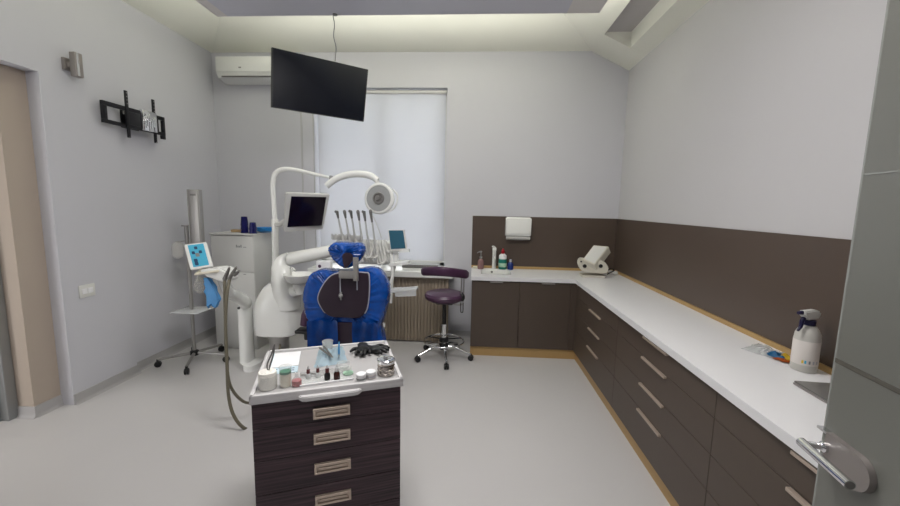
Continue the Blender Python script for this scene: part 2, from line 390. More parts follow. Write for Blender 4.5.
o_ = [(-hx, -hy), (hx, -hy), (hx, hy), (-hx, hy)]
def rr(hx, hy, r, z, n=5):
    out = []
    for cx, cy, a0 in ((hx-r, hy-r, 0), (-hx+r, hy-r, 90), (-hx+r, -hy+r, 180), (hx-r, -hy+r, 270)):
        for k in range(n+1):
            a = math.radians(a0+90*k/n); out.append(Vector((cx+r*math.cos(a), cy+r*math.sin(a), z)))
    return out
rings(bm, [rr(hx, hy, 0.02, 0.003), rr(hx-0.012, hy-0.012, 0.03, 0.0), rr(hx-0.03, hy-0.03, 0.04, -d), rr(hx-0.028, hy-0.028, 0.04, -d-0.01), rr(hx-0.002, hy-0.002, 0.02, -0.005)], cap=False)
f_ = [v for v in bm.verts if abs(v.co.z+d) < 1e-5]; bm.faces.new(f_)
obj('basin', bm, 'white', t)
bm = new(); lathe(bm, [(0.024, 0), (0.024, 0.004), (0.016, 0.005), (0.012, 0.002)], (-0.02, 0.02, -d)); obj('drain', bm, 'chrome', t)
bm = new(); lathe(bm, [(0.013, 0), (0.013, 0.006), (0.008, 0.008)], (-0.035, hy-0.020, -0.026), axis=(0, -1, -0.1)); obj('overflow', bm, 'case', t)
t = thing('tap', 'white upright single-lever tap behind the sink', 'tap', (0.262, 4.635, 0.90))
bm = new(); lathe(bm, [(0.03, 0), (0.03, 0.01), (0.024, 0.014), (0.023, 0.22), (0.026, 0.225), (0.026, 0.25), (0.018, 0.265)]); obj('tap_body', bm, 'white', t)
bm = new(); tube(bm, [(0, -0.01, 0.15), (0, -0.08, 0.155), (0, -0.15, 0.135)], [0.017, 0.015, 0.013]); obj('spout', bm, 'white', t)
bm = new(); tube(bm, [(0, 0, 0.255), (-0.01, -0.01, 0.272), (-0.03, -0.03, 0.276)], [0.018, 0.012, 0.008]); obj('lever', bm, 'white', t)
# splashbacks and gold strips
bm = new(); box(bm, (-0.012, 4.688, 0.93), (XR-0.013, YB-0.0005, 1.537)); tag(obj('splashback', bm, 'splash', smooth=False), 'brown splashback panel on the back wall behind the sink', 'splashback', 'brown splashbacks')
bm = new(); box(bm, (XR-0.012, 0.08, 0.93), (XR-0.0005, YB-0.001, 1.537)); tag(obj('splashback', bm, 'splash', smooth=False), 'long dark brown splashback panel along the right wall', 'splashback', 'brown splashbacks')
bm = new(); box(bm, (-0.012, 4.675, 0.90), (XR-0.025, YB, 0.93), 0.002); struct('trim_6', bm, 'gold')
bm = new(); box(bm, (XR-0.025, 0.08, 0.90), (XR, YB, 0.93), 0.002); struct('trim_7', bm, 'gold')
# cabinets under the back counter
def back_unit(x0, x1, hx0, hx1, label):
    t = thing('sink_cabinet', label, 'cabinet', ((x0+x1)/2, 4.4, 0), group='brown cabinets under the back worktop')
    c = (x0+x1)/2
    bm = new(); z0, z1 = 0.11, 0.857
    for lo, hi in (((x0-c, -0.28, z0), (x0-c+0.018, 0.28, z1)), ((x1-c-0.018, -0.28, z0), (x1-c, 0.28, z1)), ((x0-c, -0.28, z0), (x1-c, 0.28, z0+0.018)), ((x0-c, 0.27, z0), (x1-c, 0.28, z1))): box(bm, lo, hi)
    obj('carcass', bm, 'carcass', t, False)
    bm = new(); box(bm, (x0-c+0.0015, -0.30, z0), (x1-c-0.0015, -0.281, z1-0.008), 0.0015, 1); dr = obj('door', bm, 'front', t, False)
    bm = new(); box(bm, (hx0-c, -0.318, 0.836), (hx1-c, -0.296, 0.850), 0.002); obj('pull', bm, 'satin', dr, False, 'silver edge pull')
    bm = new(); box(bm, (x0-c, -0.275, 0.0), (x1-c, -0.26, z0)); obj('plinth', bm, 'gold', t, False, 'dull gold plinth')
back_unit(0.0, 0.517, 0.196, 0.335, 'brown one-door cabinet under the sink, left end of the back worktop')
back_unit(0.517, 1.06, 0.75, 0.89, 'brown one-door cabinet in the back corner, right of the sink cabinet')
bm = new(); box(bm, (1.06, 4.10, 0.11), (CF+0.02, 4.13, 0.855)); box(bm, (CF+0.002, 3.975, 0.11), (CF+0.02, 4.10, 0.855)); struct('trim_8', bm, 'front')
bm = new(); box(bm, (1.06, 4.125, 0), (1.152, 4.14, 0.11)); box(bm, (1.152, 3.975, 0), (1.17, 4.14, 0.11)); struct('trim_10', bm, 'gold')
def drawer_unit(y0, y1, seams, hy0, hy1, hz, label):
    c = (y0+y1)/2
    t = thing('drawer_cabinet', label, 'cabinet', (CF+0.3, c, 0), group='brown drawer cabinets under the right worktop')
    bm = new(); z0, z1 = 0.11, 0.857
    for lo, hi in (((-0.28, y0-c, z0), (0.29, y0-c+0.018, z1)), ((-0.28, y1-c-0.018, z0), (0.29, y1-c, z1)), ((-0.28, y0-c, z0), (0.29, y1-c, z0+0.018)), ((0.28, y0-c, z0), (0.29, y1-c, z1))): box(bm, lo, hi)
    obj('carcass', bm, 'carcass', t, False)
    zs = [z0]+seams+[0.852]
    for a, b in zip(zs[:-1], zs[1:]):
        bm = new(); box(bm, (-0.30, y0-c+0.0015, a+0.0015), (-0.281, y1-c-0.0015, b-0.0015), 0.0015, 1); dr = obj('drawer', bm, 'front', t, False)
        if any(abs(b-h) < 0.03 for h in hz):
            bm = new(); box(bm, (-0.316, hy0-c, b-0.018), (-0.298, hy1-c, b-0.004), 0.002); box(bm, (-0.30, hy0-c, b-0.006), (-0.285, hy1-c, b-0.003))
            obj('pull', bm, 'pull', dr, False, 'champagne edge pull')
    bm = new(); box(bm, (-0.268, y0-c, 0.0), (-0.25, y1-c, z0)); obj('plinth', bm, 'gold', t, False, 'dull gold plinth')
sm = [0.36, 0.538, 0.716]
drawer_unit(2.905, 3.975, sm, 3.29, 3.60, [0.36, 0.538, 0.716], 'farthest brown drawer cabinet of the right run, next to the back corner')
drawer_unit(1.713, 2.905, sm, 2.15, 2.455, [0.36, 0.538, 0.716, 0.852], 'middle brown drawer cabinet of the right run, three gold pulls in view')
drawer_unit(0.52, 1.713, sm, 0.98, 1.29, [0.36, 0.538, 0.716, 0.852], 'nearest brown drawer cabinet of the right run, partly behind the glass door')
bm = new(); box(bm, (CF+0.002, 0.08, 0.11), (CF+0.02, 0.52, 0.855)); box(bm, (CF+0.03, 0.08, 0.0), (CF+0.05, 0.52, 0.11)); struct('trim_9', bm, 'front')

# ------------------------------------------------------------------ things on the worktop and splashback
t = thing('towel_dispenser', 'white wall-mounted paper towel dispenser on the back splashback', 'dispenser', (0.533, 4.687, 1.268))
bm = new(); pr = [(0, 0.03), (-0.085, 0.03), (-0.12, 0.06), (-0.125, 0.23), (-0.11, 0.262), (0, 0.265)]
quadprism(bm, [(-0.15, y, z) for y, z in pr], (0.30, 0, 0)); bmesh.ops.bevel(bm, geom=bm.edges[:], offset=0.012, segments=3, affect='EDGES'); obj('cover', bm, 'white', t)
bm = new(); quadprism(bm, [(-0.135, 0, 0.028), (-0.135, 0, 0.0), (-0.135, -0.07, -0.004), (-0.135, -0.10, 0.015), (-0.135, -0.10, 0.032)], (0.28, 0, 0)); obj('lower_tray', bm, 'white2', t)
bm = new(); box(bm, (-0.08, -0.075, -0.008), (0.08, -0.06, 0.0)); obj('slot', bm, 'grey', t)
def bottle(name, label, loc, prof, m, extra=(), group=None):
    t = thing(name, label, 'bottle', loc, group=group)
    bm = new(); lathe(bm, prof); obj('bottle_body', bm, m, t)
    for nm, pr, mm in extra:
        bm = new(); lathe(bm, pr); obj(nm, bm, mm, t)
    return t
t = bottle('soap_dispenser', 'pinkish clear soap pump bottle left of the tap', (0.10, 4.60, 0.901), [(0.036, 0), (0.038, 0.01), (0.037, 0.095), (0.026, 0.115), (0.013, 0.122), (0.013, 0.13)], 'pinkg', (('collar', [(0.017, 0.128), (0.017, 0.15), (0.006, 0.152), (0.006, 0.20)], 'grey'),))
bm = new(); tube(bm, [(0.008, 0, 0.205), (0, 0, 0.21), (-0.03, -0.02, 0.205), (-0.045, -0.03, 0.195)], [0.012, 0.01, 0.006, 0.005]); obj('pump_head', bm, 'grey', t)
t = bottle('detergent_bottle', 'teal bottle with white shoulder and red cap right of the tap', (0.365, 4.63, 0.901), [(0.045, 0), (0.05, 0.012), (0.05, 0.12), (0.047, 0.125)], 'tealb',
   (('shoulder', [(0.0475, 0.125), (0.045, 0.165), (0.026, 0.185), (0.02, 0.19)], 'paper'), ('cap', [(0.022, 0.19), (0.021, 0.225), (0.012, 0.235), (0.010, 0.25)], 'red')))
bm = new(); lathe(bm, [(0.0505, 0.03), (0.0508, 0.032), (0.0508, 0.075), (0.0505, 0.077)], cap=False); obj('sticker', bm, 'mint', t)
bottle('small_bottle', 'small dark blue bottle beside the teal detergent bottle', (0.46, 4.62, 0.901), [(0.033, 0), (0.035, 0.01), (0.034, 0.065), (0.022, 0.085), (0.014, 0.09)], 'blueb', (('cap', [(0.016, 0.09), (0.015, 0.118), (0.008, 0.124)], 'lightprint'),))
bm = new(); box(bm, (-0.03, -0.02, 0), (0.03, 0.02, 0.026), 0.01, 3)
o = tag(obj('soap_bar', bm, 'cream'), 'small cream bar lying at the left end of the worktop by the sink', 'soap'); o.location = (0.035, 4.62, 0.901)
# bench device in the corner: body on a foot with a slanted hood
t = thing('bench_trimmer', 'ivory bench machine with slanted hood in the worktop corner', 'machine')
bm = new(); quadprism(bm, [P(582.5, 273.5, 4.22), P(605, 275.5, 4.22), P(606, 273.5, 4.22), P(583, 271, 4.22)], (0.01, 0.16, 0)); base_z = min(v.co.z for v in bm.verts)
for v in bm.verts: v.co.z = 0.901 if v.co.z < base_z+0.022 else 0.925
obj('base', bm, 'device', t)
bm = new(); quadprism(bm, [P(583, 259, 4.20), P(594, 263, 4.20), P(600, 260, 4.20), P(605.5, 262.5, 4.20), P(609, 268, 4.20), P(607.5, 272.5, 4.20), P(604, 274, 4.20), P(583.5, 272.3, 4.20), P(579, 268, 4.20), P(577.6, 263, 4.20), P(579.5, 259, 4.20)], (0.03, 0.15, 0))
bmesh.ops.bevel(bm, geom=bm.edges[:], offset=0.010, segments=3, affect='EDGES'); obj('machine_body', bm, 'device', t)
q = [P(593.5, 245, 4.34), P(608.8, 246.2, 4.30), P(594.2, 265, 4.15), P(582.5, 259.5, 4.18)]
nrm = (q[1]-q[0]).cross(q[3]-q[0]).normalized(); nrm = nrm if nrm.y > 0 else -nrm
th = Vector((0.045, 0.045, -0.075))
bm = new(); quadprism(bm, q, th); bmesh.ops.bevel(bm, geom=bm.edges[:], offset=0.006, segments=2, affect='EDGES'); hd = obj('hood', bm, 'device', t)
cc = sum(q, Vector())/4; bm = new(); quadprism(bm, [cc+(p-cc)*0.86-nrm*0.0015 for p in q], nrm*0.003); obj('hood_plate', bm, 'white2', hd)
for u, v, r in ((584.5, 266, 0.020), (600.5, 266, 0.020), (581, 261.5, 0.008)):
    bm = new(); lathe(bm, [(r, 0), (r, 0.014), (r*0.7, 0.02)], P(u, v, 4.20), axis=(0, -1, 0.05)); obj('knob', bm, 'black', t)
bm = new(); tube(bm, [P(606, 271, 4.30), P(611, 269, 4.36), P(614, 270.5, 4.40), Vector((1.535, 4.41, 0.912))], 0.007); obj('cord', bm, 'black', t)
bm = new(); ball(bm, (0, 0, 0.026), (0.032, 0.022, 0.024)); tube(bm, [(-0.02, 0, 0.03), (-0.05, 0.01, 0.045), (-0.08, 0.0, 0.045)], [0.014, 0.01, 0.006])
o = tag(obj('plug', bm, 'white2'), 'small white plug lying right of the ivory bench machine', 'plug'); o.location = (1.63, 4.42, 0.902)
# spray bottle
t = thing('spray_bottle', 'white trigger spray bottle with navy trigger on the right worktop', 'bottle', (1.612, 1.875, 0.901), math.radians(200))
bm = new(); lathe(bm, [(0.047, 0), (0.0505, 0.006), (0.0505, 0.155), (0.048, 0.18), (0.039, 0.203), (0.028, 0.218), (0.018, 0.222), (0.018, 0.235)], seg=32); obj('bottle_body', bm, 'milky', t)
bm = new(); lathe(bm, [(0.0509, 0.035), (0.0512, 0.036), (0.0512, 0.150), (0.0509, 0.151)], seg=32, cap=False); lb = obj('paper_label', bm, 'label', t)
for k, (a, mm) in enumerate(((-2.55, 'yellow'), (-2.35, 'cyan'), (-2.05, 'greyprint'), (-1.75, 'lightprint'), (-1.45, 'lightprint'))):
    # small printed squares round the foot of the label
    bm = new(); aa = [a-0.07+0.14*i/3+math.radians(160)+0.15 for i in range(4)]
    v = [[bm.verts.new((0.0516*math.cos(q), 0.0516*math.sin(q), z)) for q in aa] for z in (0.045, 0.060)]
    for i in range(3): bm.faces.new((v[0][i], v[0][i+1], v[1][i+1], v[1][i]))
    obj('printed_mark', bm, mm, lb)
bm = new(); lathe(bm, [(0.024, 0.224), (0.024, 0.246), (0.018, 0.25)], seg=20); obj('collar', bm, 'navyp', t)
bm = new(); quadprism(bm, [(-0.045, -0.016, 0.262), (-0.03, -0.016, 0.25), (0.03, -0.016, 0.25), (0.065, -0.016, 0.278), (0.065, -0.016, 0.296), (-0.02, -0.016, 0.298), (-0.05, -0.016, 0.285)], (0, 0.032, 0))
bmesh.ops.bevel(bm, geom=bm.edges[:], offset=0.006, segments=3, affect='EDGES'); obj('spray_head', bm, 'white2', t)
bm = new(); tube(bm, [(0.03, 0, 0.27), (0.052, 0, 0.25), (0.058, 0, 0.22), (0.075, 0, 0.20)], [0.011, 0.009, 0.008, 0.005]); obj('trigger', bm, 'navyp', t)
bm = new(); cyl(bm, (0.062, 0, 0.287), (0.085, 0, 0.287), 0.010, 12, 0.008); obj('nozzle', bm, 'navyp', t)
# crumpled packet
rnd = random.Random(3)
def crumple(poly, h, z, seed, nx=14, ny=9):
    r = random.Random(seed); bm = new(); g = []
    a, b, c, d = [Vector((*p, 0)) for p in poly]
    for i in range(nx+1):
        row = []
        for j in range(ny+1):
            s, q = i/nx, j/ny; p = (a*(1-s)+b*s)*(1-q)+(d*(1-s)+c*s)*q
            e = min(s, 1-s, q, 1-q)*4
            row.append(bm.verts.new((p.x+r.uniform(-.004, .004), p.y+r.uniform(-.004, .004), z+h*min(1, e)*r.uniform(0.25, 1.0))))
        g.append(row)
    for i in range(nx):
        for j in range(ny): bm.faces.new((g[i][j], g[i+1][j], g[i+1][j+1], g[i][j+1]))
    bmesh.ops.solidify(bm, geom=bm.faces[:], thickness=0.0012)
    return bm
t = thing('plastic_packet', 'crumpled clear packet with coloured print left of the spray bottle', 'packet', (0, 0, 0.9012))
obj('wrapper', crumple([(1.49, 2.13), (1.57, 1.99), (1.68, 1.97), (1.66, 2.24)], 0.03, 0.001, 5), 'clear', t)
obj('card', crumple([(1.53, 2.12), (1.565, 2.03), (1.64, 2.06), (1.62, 2.17)], 0.02, 0.004, 6, 5, 4), 'paper', t)
obj('print', crumple([(1.58, 2.04), (1.60, 1.95), (1.67, 1.95), (1.66, 2.05)], 0.028, 0.006, 8, 6, 5), 'yellow', t, label='yellow printed end')
obj('print', crumple([(1.555, 2.04), (1.585, 1.965), (1.63, 1.975), (1.61, 2.06)], 0.032, 0.010, 9, 5, 4), 'blue', t, label='blue printed patch')
obj('print', crumple([(1.555, 2.0), (1.58, 1.945), (1.64, 1.935), (1.61, 1.99)], 0.014, 0.006, 10, 5, 4), 'orange', t, label='orange printed patch')
t = thing('flat_case', 'thin flat grey case on the worktop behind the door edge', 'case', (1.43, 1.705, 0.901), math.radians(-3))
bm = new(); box(bm, (0, -0.34, 0), (0.24, 0, 0.010), 0.004, 2); obj('case_base', bm, 'satin', t)
bm = new(); box(bm, (0.002, -0.338, 0.0105), (0.238, -0.002, 0.018), 0.004, 2); obj('case_lid', bm, 'case', t)

# ------------------------------------------------------------------ left wall things
t = thing('wall_light', 'small brushed metal up-down wall light above the doorway', 'light', (XN, 2.93, 2.67))
bm = new(); box(bm, (0, -0.045, -0.04), (0.025, 0.035, 0.05), 0.003); obj('wall_plate', bm, 'satin', t)
bm = new(); box(bm, (0.025, -0.03, -0.02), (0.05, 0.01, 0.02), 0.003); obj('arm', bm, 'satin', t)
bm = new(); box(bm, (0.05, -0.03, -0.085), (0.10, 0.03, 0.095), 0.006); obj('lamp_body', bm, 'satin', t)
bm = new(); box(bm, (0.10, -0.022, -0.08), (0.103, -0.004, 0.09)); obj('bright_strip', bm, 'chrome', t)
t = thing('light_switch', 'white double light switch plate on the left wall', 'switch', (XN, 2.905, 0.90))
bm = new(); box(bm, (0, -0.065, -0.052), (0.010, 0.065, 0.052), 0.003); obj('frame', bm, 'white2', t)
for y in (-0.024, 0.024):
    bm = new(); box(bm, (0.010, y-0.021, -0.022), (0.014, y+0.021, 0.022), 0.002); obj('rocker', bm, 'paper', t)
# empty screen bracket
t = thing('wall_bracket', 'black empty television bracket fixed to the left wall', 'bracket', (XL, 3.46, 2.40))
bm = new(); z0, z1 = -0.11, 0.07; x0, x1 = 0.09, 0.115
def bar(lo, hi, m='blackmetal', nm='rail', bev=0.003):
    b_ = new(); box(b_, lo, hi, bev); return obj(nm, b_, m, t)
bm = new()
for lo, hi in (((x0, -0.335, 0.035), (x1, 0.315, 0.070)), ((x0, -0.335, -0.11), (x1, 0.315, -0.08)), ((x0, -0.335, -0.08), (x1, -0.295, 0.035)), ((x0, 0.285, -0.08), (x1, 0.315, 0.035)), ((x0, 0.18, -0.08), (x1, 0.235, 0.035)), ((x0, -0.11, -0.08), (x1, 0.03, 0.035))): box(bm, lo, hi, 0.002)
box(bm, (x0, 0.27, -0.145), (x1, 0.315, -0.1105), 0.003); obj('front_frame', bm, 'blackmetal', t)
bm = new(); box(bm, (0.0, -0.06, -0.10), (0.012, 0.12, 0.06), 0.003); obj('wall_plate', bm, 'blackmetal', t)
bm = new(); box(bm, (0.012, 0.03, -0.09), (0.05, 0.09, 0.05), 0.004); box(bm, (0.04, 0.02, -0.07), (0.10, 0.06, 0.0), 0.004)
quadprism(bm, [(0.02, -0.05, 0.02), (0.05, -0.05, 0.02), (0.09, 0.05, 0.02), (0.07, 0.08, 0.02)], (0, 0, 0.03)); obj('swing_arm', bm, 'steel', t)
bm = new(); box(bm, (0.095, 0.03, -0.105), (0.135, 0.20, 0.085), 0.012, 2)
for k in range(7): box(bm, (0.13, 0.04+k*0.02, -0.10+0.02*(k % 3)), (0.142, 0.05+k*0.022, 0.0+0.02*(k % 4)), 0.004)
obj('film_wrap', bm, 'chrome', t, label='crumpled shiny film wrapped over the joint')
for y in (-0.115, 0.175):
    bm = new(); box(bm, (0.116, y-0.014, -0.20), (0.130, y+0.014, 0.205), 0.003)
    for k in range(5): cyl(bm, (0.129, y, 0.07+k*0.028), (0.131, y, 0.07+k*0.028), 0.005, 8)
    v = obj('vertical_rail', bm, 'blackmetal', t)
    bm = new()
    for z in (0.10, 0.13, 0.16, 0.19, -0.19): cyl(bm, (0.130, y, z-.005), (0.1325, y, z-.005), 0.004, 8)
    obj('screw_hole', bm, 'alu', v)

# ------------------------------------------------------------------ air conditioner, television and cable
t = thing('air_conditioner', 'white wall air conditioner high in the back left corner', 'air conditioner', (-2.60, 4.70, 3.055))
bm = new(); quadprism(bm, [(-0.43, 0, 0.26), (-0.43, -0.19, 0.26), (-0.43, -0.205, 0.25), (-0.43, -0.20, 0.07), (-0.43, -0.17, 0.03), (-0.43, -0.05, 0.0), (-0.43, 0, 0)], (0.86, 0, 0)); obj('casing', bm, 'white', t)
bm = new(); box(bm, (-0.43, -0.212, 0.085), (0.43, -0.203, 0.255), 0.004); obj('front_panel', bm, 'white', t)
bm = new(); box(bm, (-0.375, -0.200, 0.036), (0.40, -0.155, 0.046), 0.003, 2); obj('louver', bm, 'case', t)
bm = new(); box(bm, (-0.155, -0.215, 0.125), (-0.125, -0.211, 0.14), 0.001); obj('badge', bm, 'grey', t)
t = thing('television', 'black flat screen television turned on a ceiling arm', 'television')
q = [P(271.8, 47.2, 3.60), P(368.3, 69.5, 4.22), P(363.8, 121.6, 4.20), P(271.4, 107.0, 3.62)]
nrm = (q[1]-q[0]).cross(q[3]-q[0]).normalized()
if nrm.y < 0: nrm = -nrm
bm = new(); quadprism(bm, q, nrm*0.03); obj('housing', bm, 'black', t, False)
cc = sum(q, Vector())/4
bm = new(); quadprism(bm, [cc+(p-cc)*0.975-nrm*0.002 for p in q], nrm*0.004); obj('screen', bm, 'screen', t, False)
bm = new(); quadprism(bm, [cc+(p-cc)*0.6+nrm*0.03 for p in q], nrm*0.03); obj('rear_box', bm, 'black', t, False)
a_ = cc+nrm*0.06
bm = new(); a_ = a_-nrm*0.02; tube(bm, [a_, a_+nrm*0.14, Vector((-1.46, 4.60, 3.05)), Vector((-1.46, 4.66, 3.13))], 0.022, 10, False); box(bm, (-1.53, 4.655, 3.06), (-1.39, YB-0.0005, 3.20), 0.003); obj('wall_arm', bm, 'blackmetal', t)
bm = new(); tube(bm, [P(333, 15.5, 3.44), P(334.5, 25, 3.55), P(333.6, 36, 3.68), P(336, 48, 3.82), P(335.2, 61, 3.965)], 0.004, 8)
tc_ = P(333, 15, 3.44); lathe(bm, [(0.02, 0), (0.02, 0.008)], (tc_.x+0.03, tc_.y-0.035, 3.2375)); tag(obj('power_cable', bm, 'grey'), 'thin grey cable running from the dropped ceiling down to the television', 'cable')

# ------------------------------------------------------------------ white side cabinet and things on it
t = thing('side_cabinet', 'tall grey-white cabinet standing in the back left corner', 'cabinet', (-2.625, 4.21, 0))
bm = new(); box(bm, (-0.235, -0.20, 0.0), (0.245, 0.22, 1.29), 0.006); obj('cabinet_body', bm, 'cab', t)
bm = new(); box(bm, (-0.242, -0.225, 1.29), (0.252, 0.225, 1.308), 0.005); obj('cabinet_top', bm, 'cab', t)
for z0, z1 in ((0.03, 0.875), (0.885, 1.28)):
    bm = new(); box(bm, (-0.232, -0.212, z0), (0.242, -0.20, z1), 0.004); dr = obj('door', bm, 'cab', t)
    if z0 > 0.5:
        bm = new()
        for i in range(4): box(bm, (0.05+i*0.017, -0.2135, 1.155), (0.05+i*0.017+0.012, -0.212, 1.155+(0.03 if i in (0, 3) else 0.02)), 0)
        box(bm, (0.13, -0.2135, 1.156), (0.165, -0.212, 1.163)); obj('printed_mark', bm, 'greyprint', dr, label='small dark printed mark')
    else:
        bm = new(); box(bm, (0.12, -0.215, 0.855), (0.15, -0.212, 0.864)); obj('catch', bm, 'grey', dr)
ctop = 1.3095
def cup(x, y, z, h=0.075, r=0.042, label='', inv=True):
    bm = new(); pr = [(r, 0), (r, 0.004), (r*0.93, 0.006), (r*0.74, h), (r*0.70, h), (r*0.88, 0.004)] ; lathe(bm, pr, seg=20)
    o = tag(obj('plastic_cup', bm, 'cups'), label, 'cup', 'navy cups on the side cabinet'); o.location = (x, y, z)
for k in range(3): cup(-2.525, 4.09, ctop+k*0.042, label=['navy cup at the foot of the taller upturned stack', 'navy cup in the middle of the taller upturned stack', 'topmost navy cup of the taller upturned stack'][k], h=0.095)
for k in range(2): cup(-2.412, 4.06, ctop+k*0.040, label=['lower navy cup of the shorter upturned stack', 'upper navy cup of the shorter upturned stack'][k], h=0.078)
bm = new(); lathe(bm, [(0.06, 0), (0.10, 0.02), (0.115, 0.055), (0.11, 0.055), (0.095, 0.022), (0.05, 0.005)], seg=28)
o = tag(obj('dish', bm, 'bluedish'), 'light blue shallow dish behind the navy cups', 'dish'); o.location = (-2.375, 4.25, ctop)
bm = new(); box(bm, (-0.06, -0.035, 0), (0.06, 0.035, 0.03), 0.01)
o = tag(obj('small_box', bm, 'tan'), 'small tan box left of the navy cups', 'box'); o.location = (-2.66, 4.17, ctop)

# ------------------------------------------------------------------ mobile stand on five castors
BX, BY = -2.83, 3.62
t = thing('mobile_stand', 'grey metal mobile stand on five black castors by the left wall', 'stand', (BX, BY, 0))
bm = new(); cyl(bm, (0, 0, 0.09), (0, 0, 1.40), 0.017, 16); obj('pole', bm, 'alu', t)
bm = new(); lathe(bm, [(0.035, 0.075), (0.04, 0.085), (0.04, 0.12), (0.022, 0.13)]); obj('hub', bm, 'black', t)
angs = [math.atan2(b-BY, a-BX) for a, b in ((-3.09, 3.469), (-2.67, 3.27), (-3.03, 3.86), (-2.74, 3.95), (-2.50, 3.66))]
for a in angs:
    c_, s_ = math.cos(a), math.sin(a); L = 0.31
    bm = new(); tube(bm, [(c_*0.02, s_*0.02, 0.10), (c_*L, s_*L, 0.078)], [0.016, 0.013], 8, False); lg = obj('leg', bm, 'alu', t)
    bm = new(); nn = Vector((-s_, c_, 0)); cpt = Vector((c_*L, s_*L, 0))
    for sd in (-1, 1): lathe(bm, [(0.028, 0), (0.03, 0.003), (0.03, 0.013), (0.026, 0.016)], cpt+nn*(0.003 if sd > 0 else -0.003)+Vector((0, 0, 0.030)), 16, nn*sd)
    cyl(bm, cpt+Vector((0, 0, 0.03)), cpt+Vector((0, 0, 0.08)), 0.012); obj('castor', bm, 'black', lg)
bm = new(); box(bm, (0.045, -0.03, 1.14), (0.17, 0.02, 1.76), 0.006); box(bm, (0.055, -0.036, 1.16), (0.063, -0.03, 1.75)); box(bm, (0.152, -0.036, 1.16), (0.16, -0.03, 1.75)); sl = obj('upright_panel', bm, 'alu', t)
bm = new(); box(bm, (0.085, -0.036, 1.70), (0.135, -0.03, 1.718)); obj('panel_slot', bm, 'case', sl)
bm = new(); cyl(bm, (0.06, 0, 1.22), (-0.01, 0, 1.22), 0.012); cyl(bm, (-0.01, 0, 1.22), (-0.01, 0, 1.40), 0.013); lathe(bm, [(0.035, 1.40), (0.035, 1.412)], (-0.01, 0, 0)); obj('side_post', bm, 'alu', t)
bm = new(); box(bm, (-0.13, -0.13, 0.545), (0.16, 0.13, 0.558), 0.005); obj('shelf', bm, 'clear', t, label='translucent shelf')
bm = new(); lathe(bm, [(0.02, 0), (0.05, 0.03), (0.055, 0.10), (0.045, 0.15), (0.015, 0.17)], (-0.09, -0.02, 1.08), 14); obj('hanging_bag', bm, 'skin_film', t, label='crumpled clear bag')
cyl_ = new(); cyl(cyl_, (-0.09, -0.02, 1.24), (0, 0, 1.26), 0.004, 8); obj('bag_hook', cyl_, 'alu', t)

# ------------------------------------------------------------------ dental unit
U = thing('dental_unit', 'white dental treatment unit with spittoon, lamp, monitor and instrument console', 'dental unit')
def ell(c, rx, ry, z, n=32, p=2.6):
    out = []
    for j in range(n):
        a = 2*math.pi*j/n; ca, sa = math.cos(a), math.sin(a)
        out.append(Vector((c[0]+rx*math.copysign(abs(ca)**(2/p), ca), c[1]+ry*math.copysign(abs(sa)**(2/p), sa), z)))
    return out
cx, cy = -1.87, 3.62
bm = new()
prof = [(0.36, -1.91, .19, .18), (0.372, -1.91, .205, .195), (0.46, -1.91, .212, .20), (0.60, -1.91, .212, .20), (0.70, -1.90, .20, .20), (0.77, -1.89, .175, .18), (0.83, -1.88, .145, .16), (0.87, -1.87, .11, .12)]
rings(bm, [ell((x, cy), rx, ry, z, 36, 3.2) for z, x, rx, ry in prof]); obj('pedestal', bm, 'white', U)
bm = new(); prof = [(0.0, .13, .11), (0.015, .13, .11), (0.02, .10, .09), (0.33, .09, .085), (0.375, .11, .10)]
rings(bm, [ell((-1.86, 3.50), rx, ry, z, 24, 2) for z, rx, ry in prof]); obj('pedestal_foot', bm, 'steel', U, label='metal foot column')
# flank post with its foot
bm = new(); prof = [(0.0, .085, .11), (0.06, .085, .11), (0.075, .065, .08), (0.5, .062, .075), (0.66, .062, .075), (0.70, .05, .06)]
rings(bm, [ell((-2.225+(.06 if z < .07 else 0), 3.55), rx*.82, ry, z, 24, 3) for z, rx, ry in prof]); obj('side_post', bm, 'white', U)
# upper head: tapering neck that sweeps up into a fin
bm = new()
tube(bm, [P(287, 308, 3.55), P(286.5, 300, 3.55), P(286, 288, 3.55), P(283, 275, 3.55), P(280, 266, 3.55), P(282, 258.5, 3.56), P(288, 253.5, 3.57)], [.125, .13, .132, .110, .075, .042, .015], 24); obj('unit_head', bm, 'white', U)
bw = P(299, 274, 3.42)
bm = new(); lathe(bm, [(0.03, -0.10), (0.06, -0.09), (0.115, -0.06), (0.138, -0.01), (0.143, 0.0), (0.136, 0.002), (0.10, -0.045), (0.03, -0.07), (0.008, -0.072)], bw, 32); bo = obj('spittoon_bowl', bm, 'white', U)
bm = new(); lathe(bm, [(0.015, -0.07), (0.015, -0.066), (0.004, -0.065)], bw, 12); obj('bowl_drain', bm, 'case', bo)
bm = new(); lathe(bm, [(0.035, -0.19), (0.045, -0.15), (0.055, -0.12), (0.06, -0.092), (0.05, -0.088)], bw, 24); cyl(bm, bw+Vector((0, 0, -0.14)), P(292, 292, 3.52), 0.055); obj('bowl_support', bm, 'white', U)
bm = new(); tube(bm, [bw+Vector((-0.10, 0.05, -0.02)), bw+Vector((-0.10, 0.04, 0.045)), bw+Vector((-0.06, 0.0, 0.055)), bw+Vector((-0.03, -0.01, 0.035))], 0.008, 10); obj('water_spout', bm, 'white2', U)
